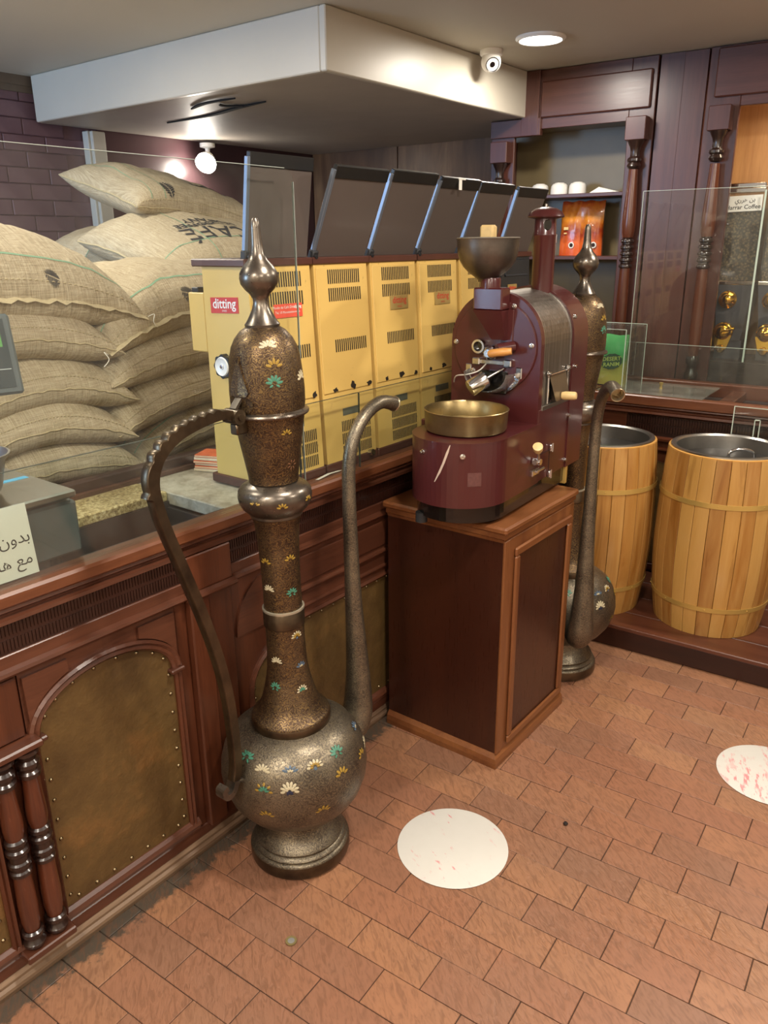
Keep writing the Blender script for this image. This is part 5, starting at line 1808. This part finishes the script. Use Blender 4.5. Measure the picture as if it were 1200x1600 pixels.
def make_barrel():
    t = thing('barrel', '', 'barrel', (0, 0, 0))
    n = 12
    da = 2 * PI / NS
    m = MB()
    vs_, fs = [], []
    for i in range(n + 1):
        s = i / n
        r_ = br(s)
        for a, k in ((-0.485, 0.9995), (-0.46, 1.0045), (0.0, 1.008), (0.46, 1.0045), (0.485, 0.9995), (0.485, 0.93), (-0.485, 0.93)):
            vs_.append((r_ * k * math.cos(a * da), r_ * k * math.sin(a * da), s * ZT))
        if i:
            o = 7 * (i - 1)
            for q in range(7):
                w = (q + 1) % 7
                fs.append((o + q, o + w, o + 7 + w, o + 7 + q))
    fs += [tuple(range(7)), tuple(range(7 * n, 7 * n + 7))]
    m.add(vs_, fs, True)
    s0 = m.build('stave', STAVE, t, angle=40)
    for k in range(1, NS):
        link('stave', s0.data, t, (0, 0, 0), (0, 0, da * k))
    for s in (0.17, 0.76):
        r0, r1 = br(s - 0.012) * 1.010, br(s + 0.012) * 1.010
        hp = MB().lathe([(r0, s * ZT - 0.0095), (r0 + 0.003, s * ZT - 0.0095), (r1 + 0.003, s * ZT + 0.0095), (r1, s * ZT + 0.0095), (r0, s * ZT - 0.0095)], 64, cap=False).build('hoop', BRASS_HOOP, t)
        rv = MB()
        for k in range(0, NS, 3):
            a = da * k
            rv.lathe([(0.0035, 0.0), (0.003, 0.002), (0, 0.003)], 8, Matrix.Translation(((r1 + 0.002) * math.cos(a), (r1 + 0.002) * math.sin(a), s * ZT)) @ Vector((math.cos(a), math.sin(a), 0)).to_track_quat('Z', 'Y').to_matrix().to_4x4(), cap=False)
        rv.build('rivets', BRASS_HOOP, hp, kind='stuff')
    MB().lathe([(0, 0.02), (0.19, 0.02), (0.19, 0.024), (0, 0.024)], 40).build('bottom_board', STAVE, t)
    rt = br(1.0)
    MB().lathe([(rt * 0.995, ZT - 0.004), (rt * 0.998, ZT + 0.003), (rt * 0.96, ZT + 0.005), (rt * 0.93, ZT + 0.001)], 64, cap=False).build('top_ring', plain('ring_wood', '#c08f48', 0.35, coat=0.3), t)
    MB().lathe([(rt * 0.965, ZT + 0.004), (rt * 0.962, ZT + 0.010), (rt * 0.90, ZT + 0.011), (rt * 0.865, ZT + 0.004), (rt * 0.855, ZT - 0.02), (rt * 0.845, ZT - 0.055), (0, ZT - 0.055)], 64, cap=False).build('steel_rim', STEEL, t)
    MB().lathe([(rt * 0.848, ZT - 0.0545), (rt * 0.842, ZT - 0.048), (0, ZT - 0.048)], 64, cap=False).build('lid', plain('dark_lid', '#2c2a28', 0.4, 0.3, var=0.2), t)
    hd = catmull([(-0.05, 0, ZT - 0.048), (-0.046, 0, ZT - 0.020), (-0.02, 0, ZT - 0.008), (0.02, 0, ZT - 0.008), (0.046, 0, ZT - 0.020), (0.05, 0, ZT - 0.048)], 5)
    MB().tube([p + Vector((0.055, 0.0, 0)) for p in hd], 0.006, 10).build('lid_handle', CHROME, t)
    return t


b1 = make_barrel()
b2 = copy_tree(b1)
tag(b1, 'tall pale wooden barrel with brass hoops just behind the second coffee pot', 'barrel', 'pale wooden barrels on the platform')
tag(b2, 'tall pale wooden barrel with brass hoops at the right picture edge', 'barrel', 'pale wooden barrels on the platform')
b1.location = (-1.244, 3.099, 0.1015)
b1.rotation_euler = (0, 0, R(216))
b2.location = (-0.769, 3.203, 0.1015)
b2.rotation_euler = (0, 0, R(33))

# side counter behind the barrels
rc = rthing('side_counter', 'mahogany side counter with sunk glass top behind the barrels', 'counter', 0, 0)
V0, V1, U0, U1 = 3.540, 4.02, -1.34, 0.95


def rbox(name, mat, u0, u1, v0, v1, z0, z1, b=0.003, par=None):
    return MB().box(u0, u1, v0, v1, z0, z1, b).build(name, mat, par or rc)


W_SC_X = wood('wood_side_counter', '#3b1c11', '#693a24', 'x', 0.34, 0.2)
rbox('carcass', W_SC_X, U0, U1, V0 + 0.07, V1, 0.0, 0.90)
rbox('nosing', wood('wood_nosing_x', '#4a2516', '#7a4a2e', 'x', 0.36, 0.2), U0, U1, V0, V0 + 0.05, 0.900, 0.945, 0.005)
rbox('rear_rail', W_SC_X, U0, U1, 3.90, 3.965, 0.900, 0.965, 0.004)
for u in (U0, -0.72, U1 - 0.06):
    rbox('cross_rail', W_SC_X, u, u + 0.06, V0 + 0.05, 3.90, 0.900, 0.940, 0.003)
rbox('well_floor', WELL, U0, U1, V0 + 0.05, 3.90, 0.900, 0.903, 0.0)
MB().prism([(V0 + 0.08, 0.900), (V0 + 0.010, 0.900), (V0 + 0.008, 0.893), (V0 + 0.022, 0.884), (V0 + 0.022, 0.878), (V0 + 0.010, 0.874), (V0 + 0.008, 0.864), (V0 + 0.024, 0.856), (V0 + 0.08, 0.856)], U0, U1, 'yzx').build('under_moulding', W_SC_X, rc)
fr_ = rbox('frieze', wood('wood_frieze_x', '#1d0e0a', '#3a1c12', 'x', 0.4, 0.2), U0, U1, V0 + 0.045, V0 + 0.07, 0.760, 0.856, 0.0)
rbox('frieze_block', W_SC_X, U0, -1.10, V0 + 0.034, V0 + 0.07, 0.775, 0.856, 0.002)
for z0, z1 in ((0.816, 0.846), (0.778, 0.808)):
    m = MB()
    for i in range(160):
        uc = -1.09 + 0.0115 * i
        m.box(uc - 0.0035, uc + 0.0035, V0 + 0.038, V0 + 0.046, z0, z1)
    m.build('dentil_row', W_DARK, fr_, kind='stuff')
MB().prism([(V0 + 0.07, 0.735), (V0 + 0.040, 0.735), (V0 + 0.030, 0.742), (V0 + 0.028, 0.752), (V0 + 0.040, 0.760), (V0 + 0.07, 0.760)], U0, U1, 'yzx').build('rail_moulding', W_SC_X, rc)
MB().prism([(V0 + 0.07, 0.690), (V0 + 0.050, 0.690), (V0 + 0.040, 0.697), (V0 + 0.040, 0.706), (V0 + 0.052, 0.712), (V0 + 0.07, 0.712)], U0, U1, 'yzx').build('rail_moulding', W_SC_X, rc)
for u in (-1.20, -0.70, -0.20, 0.30):
    MB().prism([(u, 0.14)] + [(u + 0.42, 0.14)] + [(u + 0.21 + 0.21 * math.cos(PI * i / 16), 0.52 + 0.12 * math.sin(PI * i / 16)) for i in range(17)], V0 + 0.062, V0 + 0.0705, 'xzy').build('leather_panel', LEATHER, rc)
rbox('plinth', W_SC_X, U0, U1, V0 + 0.055, V0 + 0.07, 0.10, 0.135, 0.002)

# acrylic lid with brass knob lying over the side counter well
ld = rthing('counter_cover', 'flat clear acrylic lid with small brass knob on the side counter', 'cover', -1.03, 3.725, 0.9455)
MB().box(-0.215, 0.255, -0.165, 0.165, 0.0, 0.006, 0.001).build('sheet', glass('frosty_acrylic', (0.86, 0.88, 0.84), 0.08, 1.3, 0.16), ld)
MB().lathe([(0, 0.006), (0.008, 0.006), (0.006, 0.012), (0.006, 0.022), (0.009, 0.026), (0.009, 0.034), (0, 0.036)], 16, Matrix.Translation((0.03, 0.0, 0))).build('knob', BRASSPL, ld)

# clear acrylic display case with a green coffee bag
cs = rthing('display_case', 'small clear acrylic display case holding the green coffee bag', 'case', -1.235, 3.735, 0.9455)
for nm, bb_ in (('front_sheet', (-0.10, 0.10, -0.165, -0.161, 0, 0.275)), ('rear_sheet', (-0.10, 0.10, 0.135, 0.139, 0, 0.275)), ('side_sheet', (0.096, 0.10, -0.161, 0.135, 0, 0.275)), ('side_sheet', (-0.10, -0.096, -0.161, 0.135, 0, 0.275)), ('top_sheet', (-0.10, 0.10, -0.165, 0.139, 0.275, 0.279))):
    MB().box(*bb_).build(nm, ACRYL, cs)
ed = MB()
for x in (-0.1, 0.1):
    for y in (-0.165, 0.139):
        ed.box(x - 0.0015, x + 0.0015, y - 0.0015, y + 0.0015, 0, 0.2795)
for y in (-0.165, 0.139):
    ed.box(-0.1, 0.1, y - 0.0015, y + 0.0015, 0.278, 0.2805)
ed.build('polished_edges', plain('acrylic_edge', '#b9c7bb', 0.3, var=0.1), cs)


def pouch(par, w, h, d, mat, seed, name='pouch', M=Matrix()):
    """gusseted foil bag: full at the bottom, flat crimped top"""
    rnd = random.Random(seed)
    n, m_ = 12, 14
    vs_, fs = [], []
    for side in (-1, 1):
        for j in range(m_ + 1):
            s = j / m_
            for i in range(n + 1):
                u = -1 + 2 * i / n
                th = d / 2 * (1 - s ** 3) ** 0.7 * (1 - 0.35 * abs(u) ** 3) * (0.75 + 0.25 * math.cos(u * 1.2))
                cr = 0.012 * d * 8 * noise.noise(Vector((u * 2.2 + seed, s * 4, side * 3.0))) * (0.3 + s)
                x = w / 2 * u * (1 - 0.05 * math.sin(s * PI) + 0.03 * s)
                z = s * h + (0.012 * h * math.sin(u * 5 + seed) if j == m_ else 0)
                vs_.append((x, side * (max(th, 0.001) + 0) + cr * (0 if j in (0,) else 1), z))
    st = (n + 1) * (m_ + 1)
    for side in (0, 1):
        for j in range(m_):
            for i in range(n):
                a = side * st + j * (n + 1) + i
                fs.append((a, a + 1, a + n + 2, a + n + 1))
    for j in range(m_):
        for i in (0, n):
            a = j * (n + 1) + i
            fs.append((a, a + n + 1, st + a + n + 1, st + a))
    for j in (0, m_):
        for i in range(n):
            a = j * (n + 1) + i
            fs.append((a, a + 1, st + a + 1, st + a))
    return MB().add(vs_, fs, True, M).build(name, mat, par, angle=60)


def m_foil(name, stops, sc=5):
    t = NT(name)
    v = t.coords((1, 1, 1))
    sx_ = t.node('ShaderNodeSeparateXYZ')
    t.link(v, sx_.inputs[0])
    n = t.noise(v, sc * 4, 3)
    f = t.math('ADD', t.math('MULTIPLY', sx_.outputs[2], 3.2), t.math('MULTIPLY', n, 0.35))
    c = t.ramp(f, stops)
    return t.set(col=c, rough=0.28, coat=0.3, normal=t.bump(t.noise(v, 45, 3), 0.25, 0.006))


gb = rthing('coffee_bag', 'green and yellow coffee bag inside the acrylic display case', 'bag', -1.255, 3.76, 0.946)
pouch(gb, 0.15, 0.235, 0.06, m_foil('green_foil', [(0.15, lin('#a79a48')), (0.45, lin('#8f9a45')), (0.62, lin('#3d9455')), (1.0, lin('#58b06a'))]), 3)
bm_ = frame((0.012, -0.0335, 0.112), (1, 0, 0.12), (0, 0, 1))
bp = MB().prism([(0.052 * math.cos(2 * PI * i / 24) * (1 if i % 2 else 0.94), 0.038 * math.sin(2 * PI * i / 24) * (1 if i % 2 else 0.94)) for i in range(24)], -0.004, 0.0, 'xyz', bm_).build('badge', plain('badge_dark_green', '#20452f', 0.5), gb)
text_part('DESERT', 0.026, plain('badge_text', '#9fb45a', 0.5), bp, bm_ @ Matrix.Translation((0, 0.012, 0.0006)), bold=0.0005)
text_part('RANIM', 0.026, MATS['badge_text'], bp, bm_ @ Matrix.Translation((0, -0.014, 0.0006)), bold=0.0005)

# clear screens standing on the side counter
def rpane(label, u0, u1, v, z0, z1, mat=ACRYL):
    t = rthing('acrylic_screen', label, 'glass screen', 0, 0)
    MB().box(u0, u1, v - 0.002, v + 0.002, z0, z1).build('sheet', mat, t)
    e = MB().box(u0, u1, v - 0.0022, v + 0.0022, z1, z1 + 0.0015).box(u0 - 0.0015, u0, v - 0.0022, v + 0.0022, z0, z1)
    e.build('polished_edge', MATS['acrylic_edge'], t)
    return t


rpane('tall clear acrylic screen in front of the cabinet pilaster', -1.125, 0.9, 3.605, 0.9455, 1.800, CLEAR)
rpane('low clear acrylic strip along the back of the side counter', -1.20, 0.9, 3.945, 0.966, 1.128)
bx = rthing('acrylic_bin', 'empty clear acrylic bin hanging at the front of the side counter', 'bin', -0.47, 3.535, 0.70)
for nm, q in (('front_sheet', (-0.16, 0.16, -0.04, -0.037, 0, 0.245)), ('side_sheet', (-0.16, -0.157, -0.037, 0.002, 0, 0.245)), ('side_sheet', (0.157, 0.16, -0.037, 0.002, 0, 0.245)), ('bottom_sheet', (-0.157, 0.157, -0.037, 0.002, 0, 0.003))):
    MB().box(*q).build(nm, CLEAR, bx)
MB().box(-0.161, -0.1575, -0.041, -0.0375, 0, 0.246).box(-0.16, 0.16, -0.041, -0.0375, 0.2445, 0.247).build('polished_edges', MATS['acrylic_edge'], bx)
MB().box(-0.075, -0.072, -0.05, -0.0412, 0.02, 0.20).box(-0.055, -0.052, -0.05, -0.0412, 0.02, 0.20).box(-0.075, -0.052, -0.05, -0.0412, 0.197, 0.20).build('scoop_holder', MATS['acrylic_edge'], bx)

# ------------------------------------------------------------------ wall cabinet
cb = rthing('wall_cabinet', 'tall dark mahogany wall cabinet with turned columns and open shelves', 'cabinet', 0, 0)
VF = 4.03


def cbox(name, mat, u0, u1, v0, v1, z0, z1, b=0.003, par=None):
    return MB().box(u0, u1, v0, v1, z0, z1, b).build(name, mat, par or cb)


CABIN = plain('cabinet_lining', '#75684c', 0.35, var=0.2, vscale=6)
cbox('back_board', CABIN, -2.10, -1.24, 4.315, 4.335, 0.0, ZC - 0.002)
cbox('side_board', W_CAB_Z, -2.08, -2.06, VF + 0.02, 4.315, 0.0, 2.115)
cbox('side_board', W_CAB_Z, -1.262, -1.242, VF + 0.02, 4.315, 0.0, ZC - 0.002)
cbox('stile', W_CAB_Z, -2.075, -1.945, VF, VF + 0.024, 0.95, 2.115, 0.003)
cbox('stile', W_CAB_Z, -1.362, -1.242, VF, VF + 0.024, 0.95, ZC - 0.003, 0.003)
cbox('lower_door', W_CAB_Z, -2.075, -1.242, VF + 0.002, VF + 0.022, 0.0, 0.95, 0.003)
cbox('header', W_CAB_X, -1.905, -1.362, VF, VF + 0.024, 2.135, ZC - 0.003, 0.002)
cbox('header_panel', W_CAB_X, -1.805, -1.262, VF - 0.014, VF, 2.182, 2.345, 0.008)
cbox('header_stub', W_CAB_X, -2.075, -1.80, VF - 0.016, VF + 0.02, 2.105, SZ - 0.004, 0.003)
cbox('header_corner', W_CAB_Z, -1.905, -1.812, VF - 0.018, VF, 2.105, ZC - 0.003, 0.003)
cbox('top_board', CABIN, -2.06, -1.262, VF + 0.024, 4.315, 2.150, 2.165)
for z, vf in ((1.812, VF + 0.04), (1.512, VF + 0.03)):
    cbox('shelf', W_CAB_X, -2.06, -1.262, vf, 4.315, z, z + 0.018, 0.002)
cbox('rail', plain('steel_rail', '#b0b0ac', 0.3, 0.8), -1.60, -1.362, VF + 0.03, VF + 0.05, 1.165, 1.185, 0.002)
cbox('lower_shelf', W_CAB_X, -2.06, -1.262, VF + 0.03, 4.315, 1.13, 1.148, 0.002)
# pilaster between the bays and the second bay
cbox('pilaster', W_CAB_Z, -1.226, -1.026, VF + 0.012, VF + 0.05, 0.95, ZC - 0.003, 0.002)
cbox('pilaster_board', W_CAB_Z, -1.235, -1.13, VF + 0.0105, VF + 0.0125, 0.95, ZC - 0.003, 0.0005)
cbox('stile', W_CAB_Z, -1.018, -0.872, VF, VF + 0.024, 0.95, ZC - 0.003, 0.003)
cbox('header', W_CAB_X, -0.872, 0.9, VF, VF + 0.024, 2.155, ZC - 0.003, 0.002)
cbox('header_panel', W_CAB_X, -0.984, 0.8, VF - 0.014, VF, 2.195, ZC - 0.01, 0.006)
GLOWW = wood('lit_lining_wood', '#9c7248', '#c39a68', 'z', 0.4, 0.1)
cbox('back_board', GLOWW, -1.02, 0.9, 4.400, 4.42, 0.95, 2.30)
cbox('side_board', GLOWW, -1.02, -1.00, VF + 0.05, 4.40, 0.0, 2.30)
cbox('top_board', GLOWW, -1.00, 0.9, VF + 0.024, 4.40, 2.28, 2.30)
cbox('lower_door', W_CAB_Z, -1.242, 0.9, VF + 0.002, VF + 0.022, 0.0, 0.95, 0.003)
cbox('shelf', plain('dark_shelf', '#201714', 0.4), -1.00, 0.9, VF + 0.03, 4.40, 0.95, 1.05, 0.002)


def column(u, vz):
    blk = cbox('column_block', W_CAB_Z, u - 0.047, u + 0.047, VF - 0.062, VF, vz, vz + 0.100, 0.003)
    M = Matrix.Translation((u, VF - 0.032, 0.97))
    h = vz - 0.97
    r = 0.029
    dark, body = W_TURND, W_TURN
    # z positions measured from the column foot
    f = lambda z: z - 0.97
    rings_lo = [(0.55, 0.0), (1.1, 0.0), (1.15, 0.02), (0.8, 0.035), (0.75, 0.06), (1.05, 0.075), (1.0, 0.095), (0.8, 0.105)]
    o = MB().lathe([(0.80 * r, 0.105), (0.95 * r, 0.20), (0.95 * r, 0.35), (0.82 * r, f(1.475))], 24, M, cap=False).lathe([(0.84 * r, f(1.615)), (1.02 * r, f(1.64)), (1.10 * r, f(1.68)), (1.04 * r, f(1.73)), (0.80 * r, f(1.87)), (0.72 * r, f(1.925))], 24, M, cap=False).build('column', body, cb)
    MB().lathe([(a * r, b) for a, b in rings_lo], 24, M, cap=False).build('turned_base', dark, o)
    seq = []
    z = 1.475
    while z < 1.60:
        seq += [(0.82 * r, f(z)), (1.08 * r, f(z + 0.004)), (1.10 * r, f(z + 0.012)), (1.02 * r, f(z + 0.017)), (0.80 * r, f(z + 0.020)), (0.86 * r, f(z + 0.026))]
        z += 0.029
    seq.append((0.84 * r, f(1.617)))
    MB().lathe(seq, 24, M, cap=False).build('turned_rings', dark, o)
    t0 = vz - 0.125
    MB().lathe([(0.72 * r, f(t0)), (0.95 * r, f(t0 + 0.006)), (1.12 * r, f(t0 + 0.014)), (1.0 * r, f(t0 + 0.024)), (0.9 * r, f(t0 + 0.028)), (1.12 * r, f(t0 + 0.036)), (1.10 * r, f(t0 + 0.046)), (0.75 * r, f(t0 + 0.056)), (0.70 * r, f(t0 + 0.075)),
                (0.85 * r, f(t0 + 0.095)), (1.15 * r, f(t0 + 0.112)), (1.3 * r, f(t0 + 0.1245))], 24, M, cap=False).build('turned_capital', dark, o)


column(-1.306, 2.045)
column(-0.940, 2.058)
column(-2.005, 1.985)

# warm strip lamp inside the right bay
t = rthing('cabinet_lamp', 'hidden warm strip lamp at the top of the coffee dispenser bay', 'lamp', -0.45, 4.10, 2.262)
MB().box(-0.40, 0.40, -0.012, 0.012, 0.0, 0.017, 0.002).build('housing', WHITE, t)
MB().box(-0.39, 0.39, -0.009, 0.009, -0.004, 0.0, 0.001).build('tube', emis('warm_tube', (1.0, 0.78, 0.52), 6.0), t)
wv = ROTM @ Vector((-0.45, 4.10, 2.250))
al = area_light('cabinet_lamp_glow', wv, 0.78, 6.0, (1.0, 0.78, 0.52), (R(-18), 0, TH), 'RECTANGLE', 0.02)

# crockery and bags on the shelves
def bowl_cup(u, v, z, label):
    t = rthing('coffee_cup', label, 'cup', u, v, z, group='upturned white cups on the upper shelf')
    MB().lathe([(0.042, 0.0), (0.0445, 0.001), (0.0450, 0.006), (0.0445, 0.030), (0.042, 0.046), (0.035, 0.055), (0.024, 0.0585), (0.023, 0.0605), (0.018, 0.0605), (0.017, 0.059), (0, 0.059)], 32).build('cup_wall', WHITE, t)


bowl_cup(-1.865, 4.20, 1.8302, 'upturned white cup on the upper shelf, left of the other two')
bowl_cup(-1.752, 4.19, 1.8302, 'upturned white cup on the upper shelf, between the other two')
bowl_cup(-1.652, 4.19, 1.8302, 'upturned white cup on the upper shelf beside the folded paper')
np_ = rthing('folded_paper', 'folded white paper napkin lying on the upper cabinet shelf', 'paper', -1.50, 4.17, 1.8305)
MB().add([(-0.07, -0.04, 0), (0.08, -0.05, 0.003), (0.08, 0.04, 0.003), (-0.07, 0.04, 0), (-0.025, -0.02, 0.030), (-0.01, 0.03, 0.026), (-0.07, -0.04, 0.002), (0.08, -0.05, 0.004)],
         [(0, 1, 2, 3), (0, 4, 5, 3), (4, 1, 2, 5), (0, 1, 4), (3, 5, 2)]).build('sheet', PAPER, np_)
cu = rthing('paper_cup', 'white plastic jar standing beside the orange coffee bags', 'jar', -1.775, 4.17, 1.5305)
MB().lathe([(0, 0), (0.026, 0.0), (0.028, 0.004), (0.028, 0.060), (0.026, 0.066), (0, 0.066)], 28).build('jar_body', WHITE, cu)
MB().lathe([(0.0295, 0.064), (0.031, 0.066), (0.031, 0.104), (0.029, 0.107), (0, 0.107)], 28, cap=False).build('jar_lid', WHITE, cu)
FOIL = m_foil('orange_foil', [(0.1, lin('#c4471c')), (0.35, lin('#d9662a')), (0.55, lin('#8e2f14')), (0.8, lin('#d98a28')), (1.0, lin('#a8451c'))], 7)
for u, rz, sd, lab in ((-1.672, -6, 5, 'orange foil coffee bag on the cabinet shelf, the one nearer the white jar'), (-1.562, 8, 9, 'orange foil coffee bag on the cabinet shelf, the one farther from the white jar')):
    b = rthing('coffee_bag', lab, 'bag', u, 4.20, 1.5305, R(rz), 'orange coffee bags on the shelf')
    pouch(b, 0.118, 0.268, 0.06, FOIL, sd)
    cm2 = frame((0.018, -0.032, 0.052), (1, 0, 0), (0, 0, 1))
    e = MB().lathe([(0, 0), (0.016, 0.0), (0.016, 0.002), (0, 0.002)], 20, cm2).build('printed_cup', PAPER, b)
    MB().lathe([(0, 0.002), (0.010, 0.002), (0.010, 0.003), (0, 0.003)], 16, cm2).build('printed_coffee', plain('print_brown', '#2a1510', 0.6), e)
    MB().box(-0.030, -0.004, -0.0345, -0.031, 0.128, 0.142).box(-0.028, -0.012, -0.0345, -0.031, 0.108, 0.114).build('printed_label', plain('print_cream', '#e6c98c', 0.6), b)

# gravity coffee dispensers with gilt levers
def m_beans():
    t = NT('coffee_beans')
    v = t.coords()
    vo = t.node('ShaderNodeTexVoronoi')
    vo.inputs['Scale'].default_value = 95
    t.link(v, vo.inputs['Vector'])
    c = t.ramp(vo.outputs['Distance'], [(0.1, lin('#7a6444')), (0.55, lin('#3c2c1d')), (0.9, lin('#15100b'))])
    return t.set(col=c, rough=0.45, normal=t.bump(vo.outputs['Distance'], -0.7, 0.006))


BEANS = m_beans()
DGREY = plain('dispenser_grey', '#3f4147', 0.35, var=0.1)
for k, u in enumerate((-0.822, -0.630)):
    t = rthing('bean_dispenser', ('clear coffee bean dispenser with white name card beside the cabinet column', 'clear coffee bean dispenser cut by the right picture edge')[k], 'dispenser', u, 4.215, 1.0505, group='coffee bean dispensers')
    w, d_ = 0.084, 0.09
    MB().box(-w + 0.006, w - 0.006, -d_ + 0.006, d_ - 0.006, 0.365, 0.690, 0.004).build('beans', BEANS, t)
    for nm, q in (('front_pane', (-w, w, -d_, -d_ + 0.003, 0.36, 0.755)), ('side_pane', (-w, -w + 0.003, -d_ + 0.003, d_, 0.36, 0.755)), ('side_pane', (w - 0.003, w, -d_ + 0.003, d_, 0.36, 0.755))):
        MB().box(*q).build(nm, CLEAR, t)
    ld_ = MB().box(-w - 0.003, w + 0.003, -d_ - 0.004, d_ + 0.004, 0.755, 0.775, 0.003).box(-w, w, -d_, d_, 0.778, 0.796, 0.003).build('chrome_lid', CHROME, t)
    MB().box(-w - 0.002, w + 0.002, -d_ - 0.003, d_, 0.350, 0.367, 0.002).build('chrome_band', CHROME, t)
    MB().add([(-w, -d_, 0.350), (w, -d_, 0.350), (w, d_, 0.350), (-w, d_, 0.350), (-0.055, -0.06, 0.09), (0.055, -0.06, 0.09), (0.055, 0.06, 0.09), (-0.055, 0.06, 0.09)],
             [(0, 1, 5, 4), (1, 2, 6, 5), (2, 3, 7, 6), (3, 0, 4, 7), (4, 5, 6, 7), (0, 3, 2, 1)]).box(-0.06, 0.06, -0.05, 0.07, 0.0, 0.09).build('hopper_base', DGREY, t)
    cm2 = Matrix.Translation((-0.018, -0.088, 0.282)) @ Matrix.Rotation(R(90), 4, 'X')
    g0 = MB().lathe([(0.038, -0.012), (0.041, -0.004), (0.041, 0.0), (0.036, 0.004), (0.034, 0.006), (0.030, 0.010), (0.024, 0.020), (0.014, 0.026), (0, 0.028)], 28, cm2, cap=False).build('gilt_boss', GOLD, t)
    cm2 = Matrix.Translation((-0.022, -0.080, 0.130)) @ Matrix.Rotation(R(90), 4, 'X')
    g1_ = MB().lathe([(0.042, -0.010), (0.046, 0.0), (0.042, 0.006), (0.038, 0.008), (0.036, 0.018), (0.026, 0.032), (0.012, 0.038), (0, 0.039)], 28, cm2, cap=False).build('gilt_valve', GOLD, t)
    MB().add([(-0.066, -0.092, 0.115), (0.020, -0.092, 0.115), (0.004, -0.105, 0.052), (-0.046, -0.105, 0.052), (-0.066, -0.070, 0.115), (0.020, -0.070, 0.115), (0.004, -0.080, 0.052), (-0.046, -0.080, 0.052)],
             [(0, 1, 2, 3), (4, 7, 6, 5), (0, 4, 5, 1), (1, 5, 6, 2), (2, 6, 7, 3), (3, 7, 4, 0)]).lathe([(0.016, -0.01), (0.022, 0.0), (0.016, 0.012), (0, 0.014)], 20, Matrix.Translation((-0.022, -0.095, 0.052)) @ Matrix.Rotation(R(90), 4, 'X'), cap=False).build('gilt_spout', GOLD, g1_)
    MB().tube([(-0.022, -0.115, 0.135), (0.012, -0.118, 0.145), (0.036, -0.118, 0.152)], [0.006, 0.006, 0.009], 10).build('gilt_lever', GOLD, g1_)
    if k == 0:
        lm = frame((-0.082, -d_ - 0.0042, 0.672), (1, 0, 0.03), (0, 0, 1))
        c_ = MB().box(0.0, 0.160, 0.0, 0.068, 0.0, 0.0008, 0, lm).build('name_card', PAPER, t)
        text_part('Harrar Coffee', 0.026, INK, c_, lm @ Matrix.Translation((0.080, 0.018, 0.0012)), bold=0.0004)
        text_part('\uFEF1\uFEAD\uFEAE\uFEEB \uFEE6\uFE91', 0.026, INK, c_, lm @ Matrix.Translation((0.086, 0.048, 0.0012)), bold=0.0003)
sv = rthing('divider_sheet', 'upright clear acrylic divider between the two bean dispensers', 'divider', -0.7260, 4.10, 1.0505)
MB().box(-0.004, 0.004, -0.03, 0.20, 0.0, 0.76, 0.001).build('sheet', ACRYL, sv)
MB().box(-0.0042, 0.0042, -0.0315, -0.03, 0.0, 0.761).build('polished_edge', MATS['acrylic_edge'], sv)

# ------------------------------------------------------------------ things on the floor
def m_disc(name, seed, amt):
    t = NT(name)
    v = t.coords((1, 1, 1), rot=(0, 0, R(seed)))
    mp = t.node('ShaderNodeMapping')
    mp.inputs['Scale'].default_value = (16, 55, 1)
    t.link(v, mp.inputs[0])
    n = t.noise(mp.outputs[0], 1.0, 4, 0.65)
    big = t.noise(v, 6, 3)
    red = t.math('MULTIPLY', t.ramp(n, [(amt, (0, 0, 0)), (amt + 0.06, (1, 1, 1))]), t.ramp(big, [(0.46, (0, 0, 0)), (0.58, (1, 1, 1))]))
    c = t.mix(t.math('MULTIPLY', t.noise(v, 25, 4), 0.35), lin('#c9c7c1'), lin('#b6b4ad'))
    c = t.mix(t.math('MULTIPLY', red, 0.75), c, lin('#c9606a'))
    return t.set(col=c, rough=0.5)


o = MB().lathe([(0, 0.0006), (0.153, 0.0006), (0.1545, 0.0014), (0.153, 0.0020), (0, 0.0020)], 64).build('floor_sticker', m_disc('worn_vinyl_near', 20, 0.60), loc=(-0.945, 1.520, 0.0))
tag(o, 'worn white round floor sticker between the big pot and the viewer, fewer red traces', 'sticker', 'round white floor stickers')
o = MB().lathe([(0, 0.0006), (0.153, 0.0006), (0.1545, 0.0014), (0.153, 0.0020), (0, 0.0020)], 64).build('floor_sticker', m_disc('worn_vinyl_far', 65, 0.52), loc=(-0.318, 2.385, 0.0))
tag(o, 'worn white round floor sticker at the right edge with many red traces', 'sticker', 'round white floor stickers')
t = thing('coin', 'single two-tone coin lying on the floor tiles', 'coin', (-1.084, 1.017, 0.0012))
MB().lathe([(0.0085, 0.0), (0.0138, 0.0), (0.0140, 0.001), (0.0138, 0.0022), (0.0085, 0.0020)], 36, cap=False).build('outer_ring', plain('coin_gold', '#8f8257', 0.4, 0.5), t)
MB().lathe([(0, 0.0), (0.0085, 0.0), (0.0085, 0.0019), (0.004, 0.0023), (0, 0.0021)], 28).build('silver_centre', plain('coin_silver', '#9a9a97', 0.4, 0.5), t)
o = MB().lathe([(0, 0), (0.0055, 0.001), (0.007, 0.004), (0.0055, 0.0075), (0, 0.008)], 12).build('coffee_bean', plain('dark_bean', '#1b1210', 0.5), loc=(-0.731, 1.790, 0.0006))
tag(o, 'single dark coffee bean lying on the tiles', 'bean')
